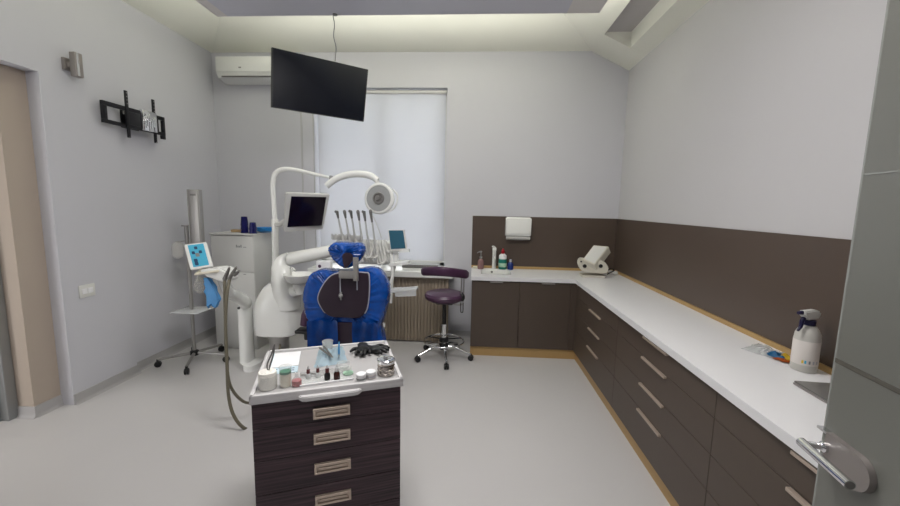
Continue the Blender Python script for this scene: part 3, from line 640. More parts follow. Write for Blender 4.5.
# lamp pole
bm = new(); pts = [P(276, 300, 3.66), P(275.5, 260, 3.66), P(275.2, 222, 3.66)]; tube(bm, pts, 0.032, 16, False); obj('pole_sleeve', bm, 'white', U)
bm = new(); tube(bm, [P(275.2, 226, 3.66), P(273.6, 200, 3.66), P(272.8, 184, 3.66), P(275.5, 173.5, 3.66), P(283, 169.3, 3.67), P(296, 170, 3.70), P(314, 174, 3.73), P(331, 177.8, 3.76)], [.024, .023, .023, .023, .023, .02, .017, .013], 16); obj('lamp_pole', bm, 'white', U)
bm = new(); lathe(bm, [(0.030, -0.03), (0.033, -0.02), (0.033, 0.02), (0.026, 0.03)], P(274.9, 222, 3.66), 20); obj('pole_collar', bm, 'white2', U)
bm = new(); tube(bm, [P(326.5, 186, 3.72), P(335, 179.5, 3.73), P(344, 175.8, 3.75), P(354, 174, 3.76), P(364, 174.3, 3.76), P(372, 176.5, 3.76), P(377.5, 180.5, 3.76)], [.030, .033, .034, .034, .034, .033, .028], 16); obj('lamp_arm', bm, 'white', U)
bm = new(); cyl(bm, P(331, 176, 3.76), P(331, 181, 3.75), 0.018); obj('arm_pivot', bm, 'grey', U)
lc = P(379, 198.5, 3.70); ax = Vector((-0.16, -0.97, 0.10)).normalized()
bm = new(); cyl(bm, P(377, 181, 3.75), P(377.5, 187, 3.74), 0.02); tube(bm, [P(376, 185.5, 3.73), lc-ax*0.06], 0.016, 10, False); obj('lamp_joint', bm, 'white2', U)
bm = new(); lathe(bm, [(0.03, -0.085), (0.09, -0.07), (0.135, -0.05), (0.152, -0.02), (0.152, 0.0), (0.140, 0.012), (0.128, 0.012), (0.125, 0.004)], lc, 40, ax); lh = obj('lamp_head', bm, 'white', U)
bm = new(); lathe(bm, [(0.124, 0.0125), (0.07, 0.009), (0.058, 0.008), (0.01, 0.008)], lc, 40, ax); obj('reflector', bm, 'lampgrey', lh)
bm = new(); lathe(bm, [(0.060, 0.008), (0.056, 0.024), (0.045, 0.026), (0.040, 0.014), (0.024, 0.014), (0.020, 0.030), (0.008, 0.032)], lc, 28, ax); obj('lamp_bulb_cover', bm, 'case', lh)
aa_, bb_ = basis(ax)
side = Vector((1, 0.1, 0.1)).normalized()
bm = new(); tube(bm, [lc+Vector((0.135, 0.0, 0.09)), lc+Vector((0.185, -0.02, 0.03)), lc+Vector((0.16, -0.02, -0.08)), lc+Vector((0.08, -0.01, -0.135))], 0.008, 10); obj('lamp_handle', bm, 'white2', lh)
# monitor
q = [P(286.7, 193.3, 3.22), P(330, 194.7, 3.48), P(323, 229.6, 3.56), P(284.3, 232.2, 3.30)]
nrm = (q[1]-q[0]).cross(q[3]-q[0]).normalized(); nrm = nrm if nrm.y > 0 else -nrm
bm = new(); quadprism(bm, q, nrm*0.045); bmesh.ops.bevel(bm, geom=bm.edges[:], offset=0.006, segments=2, affect='EDGES'); mo = obj('monitor', bm, 'cab', U)
qs = [P(292.3, 197.3, 3.235), P(326.4, 197.3, 3.46), P(320.6, 224.3, 3.535), P(287.6, 227.3, 3.30)]
cqs = sum(qs, Vector())/4; dd = (cqs-q[0]).dot(nrm); qs = [p-nrm*((p-q[0]).dot(nrm)+0.0015) for p in qs]
bm = new(); quadprism(bm, qs, nrm*0.003); obj('monitor_screen', bm, 'screen2', mo, False)
mc = sum(q, Vector())/4+nrm*0.045
bm = new(); tube(bm, [mc, mc+nrm*0.05, P(279, 225, 3.62), P(275, 224, 3.66)], 0.024, 12, False); obj('monitor_bracket', bm, 'cab', U)
# delivery arm and console
bm = new(); tube(bm, [P(286, 259, 3.58), P(291, 258.5, 3.60), P(318, 253.5, 3.70), P(342, 249, 3.80)], [.042, .058, .056, .052], 16, flat=1.1); obj('delivery_arm', bm, 'white', U)
c0 = P(335, 262, 3.76); c1 = P(389, 262, 3.76); zt = P(360, 241, 3.76).z; zb = P(360, 264, 3.76).z
bm = new(); box(bm, (c0.x, 3.74, zb), (c1.x, 3.98, zt), 0.03, 3); con = obj('console', bm, 'white', U)
bm = new(); box(bm, (c0.x-0.01, 3.70, P(345, 240, 3.72).z), (P(361, 240, 3.72).x, 3.76, P(345, 235, 3.72).z), 0.008)
for i in range(7): box(bm, (c0.x-0.01+i*0.037, 3.685, P(345, 239, 3.72).z), (c0.x+0.008+i*0.037, 3.70, P(345, 235, 3.72).z+0.012), 0.003)
obj('holder_rail', bm, 'hp', U)
for i in range(9):
    u0 = 358+i*3.4; p0 = P(u0, 240, 3.73); p1 = P(u0+5, 262, 3.71)
    bm = new(); tube(bm, [p0, p1], 0.013, 8, False); obj('holder_rib', bm, 'white2', U)
hp = [((337, 212), (342.2, 236)), ((344.5, 211.5), (349, 237)), ((350.8, 211.5), (355, 238)), ((357.9, 211.5), (363, 246)), ((364, 212), (369, 247)), ((370.5, 211), (376.5, 254))]
for k, (a, b) in enumerate(hp):
    pa, pb = P(a[0], a[1], 3.66), P(b[0], b[1], 3.68); d = pb-pa
    bm = new(); tube(bm, [pa+d*0.22, pa+d*0.6, pb], [.0085, .0095, .012], 10, False); h = obj('handpiece', bm, 'hp', U)
    bm = new(); tube(bm, [pa+Vector((0.006 if k % 2 else -0.008, -0.02, 0.004)), pa, pa+d*0.12, pa+d*0.26], [.013, .017, .013, .009], 10, False); obj('handpiece_head', bm, 'case', h)
    bm = new(); e = pb+Vector((0.03, -0.01, -0.12+0.01*k)); tube(bm, [pb, pb+d.normalized()*0.10, e+Vector((0.02, -0.01, -0.02)), e+Vector((0.05, 0.0, -0.01)), e+Vector((0.05, 0.05, 0.07))], .010, 8); obj('handpiece_hose', bm, 'hosew', U)
bm = new(); tube(bm, [P(373, 216, 3.68), P(377, 225, 3.69), P(381.5, 238, 3.71)], .005, 8); obj('whip_rod', bm, 'hosew', U)
bm = new(); tube(bm, [P(388.5, 252, 3.72), P(391, 253, 3.68), P(392, 262, 3.66), P(392.5, 276, 3.66), P(389.5, 288, 3.68)], .018, 12); obj('console_handle', bm, 'white', U)
# control tablet and its bracket, right of the console
bm = new(); q = [P(387.6, 229.8, 3.62), P(403.8, 229.8, 3.68), P(406.6, 250.2, 3.68), P(390.2, 251.0, 3.62)]; quadprism(bm, q, (0.005, 0.02, 0)); tb = obj('control_panel', bm, 'white2', U)
cc = sum(q, Vector())/4
bm = new(); quadprism(bm, [cc+(p-cc)*0.88+Vector((0, -0.0022, 0.006)) for p in q], (0.001, 0.003, 0)); obj('control_panel_face', bm, 'teal', tb, False)
bm = new(); quadprism(bm, [P(391, 251, 3.66), P(409, 249.5, 3.66), P(409, 252, 3.66), P(391, 253.5, 3.66)], (0, 0.05, 0)); quadprism(bm, [P(394, 252, 3.68), P(398, 252, 3.68), P(397.5, 264, 3.68), P(394.5, 265, 3.68)], (0, 0.04, 0)); obj('panel_bracket', bm, 'white', U)
bm = new(); quadprism(bm, [P(389, 263.2, 3.64), P(408, 262, 3.64), P(408, 264.5, 3.64), P(389, 266.5, 3.64)], (0, 0.14, 0)); tube(bm, [P(395, 266, 3.70), P(392.5, 278, 3.70), P(391, 303, 3.70)], .013, 10); obj('side_arm', bm, 'white', U)
bm = new(); quadprism(bm, [P(390, 291, 3.62), P(416, 289.5, 3.62), P(416, 291.2, 3.62), P(390, 293, 3.62)], (0, 0.16, 0)); quadprism(bm, [P(395, 293, 3.62), P(416, 291.2, 3.62), P(416, 296, 3.62), P(395, 297, 3.62)], (0, 0.012, 0)); obj('clear_tray', bm, 'clear', U, label='small clear tray')
# white box with plum print held on the arm
a = P(317, 271, 3.55); b = P(329, 261, 3.55)
bm = new(); box(bm, (a.x, 3.53, a.z-0.02), (b.x+0.02, 3.59, b.z), 0.006); ib = obj('arm_box', bm, 'paper', U)
bm = new(); lathe(bm, [(0.016, 0), (0.016, 0.001)], ((a.x+0.035), 3.5295, (a.z+b.z)/2), 14, (0, -1, 0)); obj('printed_mark', bm, 'seat', ib)
# assistant side: swinging arm, tray, keypad tablet, hoses
bm = new(); tube(bm, [P(245, 303.5, 3.54), P(243.5, 301, 3.46), P(236, 296, 3.30), P(229, 293, 3.10)], [.062, .062, .052, .048], 16); obj('assistant_arm', bm, 'white', U)
bm = new(); lathe(bm, [(0.012, 0), (0.012, 0.008)], P(239, 308, 3.30), 12, (0, -1, 0)); obj('arm_knob', bm, 'black', U)
bm = new(); tube(bm, [P(229, 293, 3.10), P(225, 285, 2.95), P(221, 276, 2.82)], [.046, .04, .035], 14); obj('assistant_neck', bm, 'white', U)
bm = new(); quadprism(bm, [P(194, 273.5, 2.72), P(219, 270, 2.72), P(222, 266, 2.92), P(200, 269, 2.92)], (0, 0, -0.018)); bmesh.ops.bevel(bm, geom=bm.edges[:], offset=0.005, segments=2, affect='EDGES'); obj('assistant_tray', bm, 'cream', U)
bm = new()
quadprism(bm, [P(210, 268.5, 2.86), P(218, 266.0, 2.86), P(230, 265.2, 2.86), P(238, 269, 2.86), P(241, 275, 2.86), P(236, 280, 2.86), P(226, 277, 2.86), P(219, 272, 2.86)], (-0.005, -0.13, 0.0))
bmesh.ops.bevel(bm, geom=bm.edges[:], offset=0.012, segments=3, affect='EDGES'); obj('assistant_holder', bm, 'white', U)
for (a, b) in (((229.5, 267.5), (224.5, 279.5)), ((236.5, 267), (229, 279)), ((239.5, 271), (234, 275))):
    bm = new(); tube(bm, [P(*a, 2.64), P((a[0]+b[0])/2, (a[1]+b[1])/2, 2.66), P(*b, 2.66)], [.008, .013, .015], 10, False); obj('suction_tip', bm, 'case', U)
bm = new(); tube(bm, [P(224.5, 279, 2.66), P(224.8, 300, 2.62), P(225.5, 330, 2.58), P(226.5, 360, 2.56), P(229.5, 383, 2.56), P(237, 396, 2.60), P(248, 403, 2.66), P(262, 399, 2.85), P(276, 372, 3.2), P(280, 345, 3.42)], .0105, 10); obj('suction_hose', bm, 'hose', U)
bm = new(); tube(bm, [P(229.5, 279, 2.66), P(226.8, 296, 2.60), P(225.5, 325, 2.56), P(227, 362, 2.52), P(228.5, 395, 2.50), P(234, 416, 2.50), P(246, 429, 2.54), P(262, 428, 2.8), P(278, 385, 3.15), P(284, 350, 3.42)], .0115, 10); obj('suction_hose', bm, 'hose', U)
bm = new(); q = [P(183.6, 244.6, 2.84), P(205.6, 242, 2.84), P(212.4, 266.4, 2.74), P(190.3, 270.0, 2.74)]
nrm = (q[1]-q[0]).cross(q[3]-q[0]).normalized(); nrm = nrm if nrm.y > 0 else -nrm
quadprism(bm, q, nrm*0.018); bmesh.ops.bevel(bm, geom=bm.edges[:], offset=0.004, segments=2, affect='EDGES'); tb = obj('keypad_tablet', bm, 'white', U)
def onq(s, r): return (q[0]*(1-s)+q[1]*s)*(1-r)+(q[3]*(1-s)+q[2]*s)*r
bm = new(); quadprism(bm, [onq(s, r)-nrm*0.001 for s, r in ((.17, .05), (.88, .05), (.88, .92), (.17, .92))], nrm*0.003); kp = obj('keypad', bm, 'cyan', tb, False)
for s, r, w_ in ((.50, .19, .07), (.34, .37, .07), (.66, .37, .07), (.50, .47, .09), (.36, .68, .08), (.36, .80, .08)):
    c_ = onq(s, r)-nrm*0.002; ex, ey = (q[1]-q[0])*w_, (q[3]-q[0])*w_*0.8
    bm = new(); quadprism(bm, [c_-ex-ey*.7, c_-ex*.7-ey, c_+ex*.7-ey, c_+ex-ey*.7, c_+ex-(-ey)*.7, c_+ex*.7+ey, c_-ex*.7+ey, c_-ex+ey*.7], nrm*0.002); obj('key', bm, 'navy' if r != .47 else 'greyprint', kp, False)
bm = new(); tube(bm, [onq(.55, 1.0)+nrm*0.02, P(207, 271, 2.80)], 0.018, 10, False); obj('tablet_stem', bm, 'white2', U)
bm = new(); lathe(bm, [(0.006, 0.09), (0.03, 0.07), (0.045, 0.02), (0.035, -0.03), (0.015, -0.05)], P(200, 287, 2.90), 16); cyl(bm, P(199, 281, 2.86), P(199, 273, 2.83), 0.005, 8); obj('tray_bag', bm, 'skin_film', U, label='crumpled clear bag under the tray')
# blue film bag hanging from the tray
bm = new(); a = [P(u, v, 2.78) for u, v in ((206.5, 277.5), (209, 277.2), (212, 279), (216.5, 287), (221, 299), (218, 307), (213, 303), (209.5, 308), (209.5, 298), (207, 287))]
quadprism(bm, a, (0, -0.03, 0)); bmesh.ops.subdivide_edges(bm, edges=bm.edges[:], cuts=2, use_grid_fill=True)
for v in bm.verts: v.co += Vector((rnd.uniform(-.005, .005), rnd.uniform(-.012, .012), rnd.uniform(-.003, .003)))
tag(obj('film_bag', bm, 'bluecloth'), 'light blue film bag hanging from the keypad tray', 'bag')

# ------------------------------------------------------------------ dental chair seen from behind
K = thing('dental_chair', 'plum dental chair seen from behind, wrapped in shiny blue plastic', 'dental chair', (-1.02, 3.3, 0))
def kid(name, bm, m, par=None, label=None):
    for v in bm.verts: v.co -= Vector((-1.02, 3.3, 0))
    return obj(name, bm, m, par or K, True, label)
back = [(-1.259, 1.112), (-1.330, 1.045), (-1.373, 0.894), (-1.355, 0.751), (-1.315, 0.620), (-1.310, 0.40), (-1.02, 0.38), (-0.725, 0.41), (-0.735, 0.639), (-0.702, 0.775), (-0.672, 0.918), (-0.690, 1.033), (-0.759, 1.130), (-0.84, 1.145), (-1.027, 1.118), (-1.151, 1.117)]
bm = new(); outline_blob(bm, [(x*.98-.02, z) for x, z in back], [(3.13, .76), (3.115, .86), (3.08, .90), (3.03, .90)], 0.0); kid('backrest', bm, 'seat')
bm = new(); outline_blob(bm, back, [(3.14, .90), (3.12, .98), (3.06, 1.0), (3.0, 1.0), (2.965, .985), (2.945, .94), (2.94, .85), (2.942, .6), (2.944, .3), (2.945, .05)], 0.012, 8); kid('plastic_cover', bm, 'film', label='shiny blue plastic sheet over the backrest')
pan = [(-1.036, 1.112), (-1.142, 1.06), (-1.223, 0.916), (-1.196, 0.818), (-1.13, 0.755), (-1.0, 0.748), (-0.885, 0.755), (-0.821, 0.848), (-0.808, 1.085), (-0.85, 1.118)]
bm = new(); out, c_ = outline_blob(bm, pan, [(2.94, 1.0), (2.925, 1.0), (2.915, .97), (2.912, .9), (2.91, .5), (2.91, .1)], 0, 6); bp_ = kid('back_shell', bm, 'plumdark', label='dark plum rear shell')
bm = new(); k0 = min(range(len(out)), key=lambda i: out[i].z); out = out[k0:]+out[:k0]; pth = [Vector((p.x, 2.925, p.z)) for p in out if p.z > 0.775]; tube(bm, pth, 0.0055, 8, False)
pp = obj('piping', bm, 'piping', bp_); 
for v in pp.data.vertices: v.co -= Vector((-1.02, 3.3, 0))
for x in (-1.035, -0.90):
    bm = new(); box(bm, (x-0.004, 2.903, 0.93 if x < -1 else 0.98), (x+0.004, 2.911, 1.09)); kid('height_slot', bm, 'piping')
bm = new(); lathe(bm, [(0.016, 0), (0.014, 0.02), (0.008, 0.026)], (-1.03, 2.91, 0.93), 12, (0, -1, 0)); box(bm, (-1.036, 2.90, 0.895), (-1.024, 2.91, 0.96)); kid('clamp_knob', bm, 'grey')
bm = new(); outline_blob(bm, [(-1.22, 0.40), (-1.20, 0.66), (-1.08, 0.70), (-0.92, 0.70), (-0.83, 0.66), (-0.80, 0.40)], [(2.945, 1.0), (2.928, .98), (2.925, .8), (2.925, .1)], 0.004, 4); kid('lower_shell', bm, 'plumdark')
# clear blue sheet folds over the lower shell
bm = new()
for x0, x1 in ((-1.31, -1.06), (-0.94, -0.74)):
    n_ = 14; g = []
    for i in range(n_+1):
        s = i/n_; x = x0+(x1-x0)*s; g.append([bm.verts.new((x+rnd.uniform(-.004, .004), 2.905-0.010*math.sin(s*13+j*.5)*(1-.1*j)-0.004*(j % 2), 0.72-0.055*j+rnd.uniform(-.006, .006))) for j in range(7)])
    for i in range(n_):
        for j in range(6): bm.faces.new((g[i][j], g[i+1][j], g[i+1][j+1], g[i][j+1]))
bmesh.ops.solidify(bm, geom=bm.faces[:], thickness=0.003); kid('cover_fold', bm, 'film')
hdp = [(-1.137, 1.289), (-1.112, 1.335), (-1.064, 1.352), (-0.96, 1.349), (-0.885, 1.349), (-0.853, 1.308), (-0.866, 1.245), (-0.91, 1.192), (-0.987, 1.145), (-1.043, 1.166), (-1.098, 1.218)]
bm = new(); outline_blob(bm, [(x, z) for x, z in hdp], [(3.05, .6), (3.04, .85), (3.01, .97), (2.98, 1.0), (2.94, .99), (2.905, .93), (2.89, .8), (2.885, .5), (2.882, .2)], 0.012, 8, 4); kid('headrest', bm, 'film', label='headrest wrapped in blue plastic')
bm = new(); outline_blob(bm, [(-1.005, 1.25), (-0.985, 1.275), (-0.935, 1.272), (-0.92, 1.235), (-0.94, 1.20), (-0.985, 1.155)], [(2.89, 1), (2.874, .98), (2.873, .1)], 0, 4); kid('headrest_shell', bm, 'plumdark')
bm = new(); box(bm, (-0.918, 2.862, 1.06), (-0.878, 2.885, 1.245), 0.004); box(bm, (-0.915, 2.858, 1.18), (-0.88, 2.864, 1.205), 0.003); kid('headrest_post', bm, 'alu')
bm = new(); box(bm, (-1.035, 2.872, 1.075), (-0.90, 2.92, 1.135), 0.006); kid('headrest_clamp', bm, 'alu')
# seat, foot section and base in front
bm = new(); rings(bm, [ell((-1.02, 3.32), .20, .04, .47), ell((-1.02, 3.32), .24, .06, .55)][:0] or [[Vector((x, y, z)) for x, z in ((-.22-1.02, .50), (-.23-1.02, .55), (-.19-1.02, .585), (-1.02, .57), (.19-1.02, .585), (.23-1.02, .55), (.22-1.02, .50), (-1.02, .48))] for y in (3.08, 3.2, 3.5, 3.75)]+[[Vector((-1.02+(x+1.02)*.7, 4.12, z-.06)) for x, z in ((-.22-1.02, .50), (-.23-1.02, .55), (-.19-1.02, .585), (-1.02, .57), (.19-1.02, .585), (.23-1.02, .55), (.22-1.02, .50), (-1.02, .48))]])
for v in bm.verts: v.co.x -= 0.20*(v.co.y-3.08)
kid('seat', bm, 'seat')
bm = new(); rings(bm, [ell((-1.02, 3.42), rx, ry, z, 28, 3) for z, rx, ry in ((0, .25, .32), (.03, .25, .32), (.06, .22, .28), (.09, .15, .18), (.40, .13, .15), (.47, .2, .28), (.49, .2, .28))]); kid('base', bm, 'white2')
a = P(305, 325, 3.2); b = P(308, 305, 3.2)
bm = new(); tube(bm, [a, (a+b)/2+Vector((-.004, 0, 0)), b], [.042, .040, .02], 12); kid('armrest', bm, 'seat')
bm = new(); box(bm, (a.x-.07, 3.14, a.z-.065), (a.x+.12, 3.26, a.z-.035), 0.008); cyl(bm, (a.x+.02, 3.2, a.z-.12), (a.x+.02, 3.2, a.z-.06), 0.03); box(bm, (a.x, 3.18, a.z-.13), (-1.1, 3.22, a.z-.10)); kid('armrest_base', bm, 'black')

# ------------------------------------------------------------------ rolling stool
t = thing('rolling_stool', 'plum upholstered rolling stool with curved backrest and chrome base', 'stool', (-0.288, 4.01, 0))
bm = new(); lathe(bm, [(0.05, 0.635), (0.16, 0.64), (0.205, 0.665), (0.215, 0.70), (0.20, 0.725), (0.14, 0.742), (0.05, 0.745), (0.005, 0.745)], seg=36); obj('seat', bm, 'seat', t)
bm = new(); n_ = 20; rs = []
for i in range(n_+1):
    s = i/n_; a = math.radians(212-s*(212-(-14))); R_ = 0.235
    # a curved bar sweeping behind the seat, on the camera side
    x = -0.245+0.49*s; y = -0.02+0.21*math.sin(math.pi*s)*-1+0.0; zc = 0.955+0.05*math.sin(math.pi*s)-0.02*s
    hh = 0.042+(0.006 if 0 < i < n_ else -0.01); tt = 0.024 if 0 < i < n_ else 0.012
    tx = Vector((0.49, -0.21*math.pi*math.cos(math.pi*s), 0)).normalized(); nn = Vector((-tx.y, tx.x, 0))
    rs.append([Vector((x, y, zc))+nn*tt*math.copysign(abs(math.cos(q_))**.7, math.cos(q_))+Vector((0, 0, 1))*hh*math.copysign(abs(math.sin(q_))**.7, math.sin(q_)) for q_ in [2*math.pi*j/14 for j in range(14)]])
rings(bm, rs); obj('backrest', bm, 'seat', t)
for dx in (-0.012, 0.014):
    bm = new(); tube(bm, [(0.19+dx, -0.08, 0.94), (0.19+dx, -0.075, 0.75), (0.185+dx, -0.05, 0.63), (0.15, -0.03, 0.605), (0.03, 0, 0.615)], 0.006, 8); obj('back_support', bm, 'steel', t)
bm = new(); tube(bm, [(0.178, -0.08, 0.64), (0.178, -0.08, 0.55), (0.19, -0.08, 0.54), (0.202, -0.08, 0.55), (0.202, -0.08, 0.64)], 0.005, 8); ball(bm, (0.19, -0.07, 0.70), (0.03, 0.03, 0.045)); obj('height_lever', bm, 'black', t)
bm = new(); box(bm, (-0.09, -0.07, 0.61), (0.09, 0.07, 0.637), 0.006); cyl(bm, (0, 0, 0.36), (0, 0, 0.62), 0.022); obj('gas_cylinder', bm, 'black', t)
bm = new(); cyl(bm, (0, 0, 0.15), (0, 0, 0.38), 0.030); lathe(bm, [(0.034, .365), (0.034, .385)]); obj('column_tube', bm, 'chrome', t)
bm = new(); pts = [(0.215*math.cos(a), 0.215*math.sin(a), 0.195) for a in [2*math.pi*i/36 for i in range(37)]]; tube(bm, pts, 0.010, 10, False); obj('foot_ring', bm, 'chrome', t)
bm = new()
for i in range(3):
    a = 0.5+2*math.pi*i/3; tube(bm, [(0.03*math.cos(a), 0.03*math.sin(a), 0.21), (0.21*math.cos(a), 0.21*math.sin(a), 0.195)], 0.007, 8, False)
lathe(bm, [(0.045, 0.185), (0.05, 0.19), (0.05, 0.225), (0.035, 0.235)]); obj('ring_spoke', bm, 'black', t)
bm = new(); lathe(bm, [(0.04, 0.10), (0.055, 0.11), (0.055, 0.15), (0.035, 0.17)]); obj('hub', bm, 'black', t)
for k in range(5):
    a = math.radians(-80+72*k); c_, s_ = math.cos(a), math.sin(a); L = 0.30
    bm = new(); tube(bm, [(c_*.03, s_*.03, .135), (c_*.14, s_*.14, .125), (c_*.24, s_*.24, .085), (c_*L, s_*L, .066)], [.022, .018, .015, .012], 10); lg = obj('leg', bm, 'chrome', t)
    bm = new(); nn = Vector((-s_, c_, 0)); cpt = Vector((c_*L, s_*L, 0.030))
    for sd in (-1, 1): lathe(bm, [(0.026, 0), (0.03, 0.003), (0.03, 0.017), (0.024, 0.022)], cpt+nn*(0.003*sd), 18, nn*sd)
    cyl(bm, cpt, cpt+Vector((0, 0, 0.045)), 0.011); obj('castor', bm, 'black', lg)

# ------------------------------------------------------------------ instrument cart in front
RZ = math.atan2(.234, .6); CO = Vector((-0.913, 1.451, 0))
T = thing('instrument_cart', 'dark grained drawer cart with white top in the foreground', 'cart', CO, RZ)
CW, CD, TZ = 0.651, 0.535, 0.85
bm = new(); box(bm, (0, 0, TZ-0.040), (CW, CD, TZ-0.012), 0.004)
for lo, hi in (((0, 0, TZ-.02), (CW, .018, TZ)), ((0, CD-.018, TZ-.02), (CW, CD, TZ)), ((0, 0, TZ-.02), (.018, CD, TZ)), ((CW-.018, 0, TZ-.02), (CW, CD, TZ))): box(bm, lo, hi, 0.004)
obj('cart_top', bm, 'carttop', T)
bm = new(); box(bm, (.017, .017, TZ-.013), (CW-.017, CD-.017, TZ-.0105)); obj('tray_insert', bm, 'tray_in', T, False)
bm = new(); box(bm, (.007, .03, .09), (CW-.008, CD-.012, TZ-.041), 0.003); obj('cart_body', bm, 'carttop', T)
zs = [.10, .235, .385, .545, .69, TZ-.043]
for i, (a, b) in enumerate(zip(zs[:-1], zs[1:])):
    bm = new(); box(bm, (.007, .010, a+.0015), (CW-.012, .029, b-.0015), 0.001, 1); dr = obj('drawer', bm, 'cartwood', T, False)
    zc = [.175, .312, .468, .612, .732][i]; x0, x1 = .250, .408
    bm = new(); hz = .024
    for lo, hi in (((x0, -.002, zc-hz), (x1, .0105, zc-hz+.009)), ((x0, -.002, zc+hz-.013), (x1, .0105, zc+hz)), ((x0, -.002, zc-hz+.009), (x0+.011, .0105, zc+hz-.013)), ((x1-.011, -.002, zc-hz+.009), (x1, .0105, zc+hz-.013)), ((x0, .0092, zc-hz), (x1, .0105, zc+hz))): box(bm, lo, hi, 0.001, 1)
    pl_ = obj('drawer_pull', bm, 'pull', dr, False, 'champagne recessed pull')
    bm = new(); box(bm, (x0+.018, .002, zc-.008), (x1-.018, .009, zc+.004), 0.001, 1); obj('pull_grip', bm, 'pull', pl_, False)
bm = new(); quadprism(bm, [(.190, 0.0, TZ-.042), (.206, -.022, TZ-.042), (.225, -.027, TZ-.042), (.425, -.027, TZ-.042), (.445, -.022, TZ-.042), (.462, 0.0, TZ-.042)], (0, 0, .022)); bmesh.ops.bevel(bm, geom=bm.edges[:], offset=0.004, segments=2, affect='EDGES'); obj('front_handle', bm, 'carttop', T)
for x in (.07, CW-.07):
    for y in (.09, CD-.07):
        bm = new(); cyl(bm, (x, y, .05), (x, y, .092), .014); box(bm, (x-.018, y-.02, .045), (x+.018, y+.02, .07), .005); lathe(bm, [(.028, 0), (.034, .004), (.034, .018), (.028, .022)], (x-.011, y, .0342), 18, (1, 0, 0)); obj('castor', bm, 'black', T)
R2 = Matrix.Rotation(RZ, 4, 'Z')
TT = TZ-.0095
def cl(x, y, z=0.0): 
    v = CO+R2 @ Vector((x, y, 0)); return (v.x, v.y, TT+z)
# jar of cotton wool
t = thing('cotton_jar', 'squat glass jar packed with white cotton at the cart corner', 'jar', cl(.062, .088))
bm = new(); lathe(bm, [(.034, 0), (.037, .005), (.037, .072), (.036, .075)], seg=28); obj('cotton_filling', bm, 'cotton', t)
bm = new(); lathe(bm, [(.036, 0), (.0395, .004), (.0395, .060), (.0380, .060)], seg=28, cap=False); obj('jar_glass', bm, 'glass', t)
bm = new(); ball(bm, (0, 0, .070), (.033, .033, .012), 20); obj('cotton_top', bm, 'cotton', t)
t = thing('tweezers', 'dark steel tweezers standing in the cotton jar', 'tweezers', cl(.065, .088, .078))
for dx in (-.006, .008):
    bm = new(); tube(bm, [(.0, 0, -.012), (.004+dx, 0, .03), (.018+dx*.6, .01, .075), (.026, .015, .115)], [.0025, .0035, .0035, .003], 8); obj('tweezer_arm', bm, 'case', t)
# tall jar
t = thing('tall_jar', 'tall clear jar with green band and pale contents beside the cotton jar', 'jar', cl(.135, .085))
bm = new(); lathe(bm, [(.022, .002), (.022, .058)], seg=22); obj('contents', bm, 'cream', t)
bm = new(); lathe(bm, [(.0235, .060), (.0235, .070)], seg=22); obj('green_band', bm, 'green', t)
bm = new(); lathe(bm, [(.024, 0), (.0255, .003), (.0255, .085), (.0275, .087), (.0275, .092), (.0255, .093)], seg=24, cap=False); obj('jar_glass', bm, 'glass', t)
t = thing('red_bottle', 'small clear bottle with red liquid right of the tall jar', 'bottle', cl(.182, .075))
bm = new(); lathe(bm, [(.019, .001), (.0205, .006), (.020, .026), (.014, .030)], seg=18); obj('red_liquid', bm, 'red', t)
bm = new(); lathe(bm, [(.0195, 0), (.021, .004), (.0205, .030), (.009, .042), (.0085, .056), (.011, .058)], seg=18, cap=False); obj('bottle_glass', bm, 'glass', t)
def vial(x, y, label, dark, capm='darkred', h=.034, r=.014):
    t = thing('dropper_bottle', label, 'bottle', cl(x, y), group='small dropper bottles on the cart')
    bm = new(); lathe(bm, [(r*.9, .001), (r, .004), (r, h*.75), (r*.6, h)], seg=16); obj('bottle_body', bm, dark, t)
    bm = new(); lathe(bm, [(r*.62, h), (r*.66, h+.002), (r*.62, h+.018), (r*.45, h+.02)], seg=14); obj('cap', bm, capm, t)
    bm = new(); lathe(bm, [(r*.34, h+.02), (r*.38, h+.028), (r*.2, h+.034)], seg=12); obj('dropper_tip', bm, 'clear', t)
vial(.228, .135, 'clear dropper bottle with dark red cap, leftmost of four', 'clear', r=.012, h=.026)
vial(.270, .135, 'clear dropper bottle with dark red cap, second from the left', 'clear', r=.012, h=.026)
vial(.312, .100, 'small black bottle with red-brown tip, third from the left', 'black', r=.0135, h=.036)
vial(.355, .092, 'small brown glass bottle with clear stopper, rightmost of four', 'amber', 'clear', h=.040, r=.0145)
t = thing('glass_rack', 'low clear rack strip in front of the dropper bottles', 'rack', cl(.195, .055))
t.rotation_euler = (0, 0, RZ+.05)
bm = new(); box(bm, (0, 0, 0), (.235, .006, .008), .001); obj('front_bar', bm, 'paper', t)
bm = new(); box(bm, (0, .006, 0), (.235, .09, .003), .001); box(bm, (0, .088, 0), (.235, .09, .03)); obj('clear_floor', bm, 'glass', t)
for k, (x, y) in enumerate(((.205, .165), (.245, .17))):
    bm = new(); tube(bm, [(-.014, 0, .004), (0, .003, .006), (.02, .0, .004)], .004, 8); o = tag(obj('steel_clip', bm, 'steel'), ['short steel clip lying left behind the clear dropper bottles', 'short steel clip lying between the clear dropper bottles'][k], 'clip'); o.location = cl(x, y, 0.001)
bm = new(); lathe(bm, [(.018, 0), (.023, .003), (.025, .009), (.023, .009), (.018, .003)], seg=22)
o = tag(obj('mint_dish', bm, 'mint'), 'small mint green dish right of the brown bottle', 'dish'); o.location = cl(.408, .135)
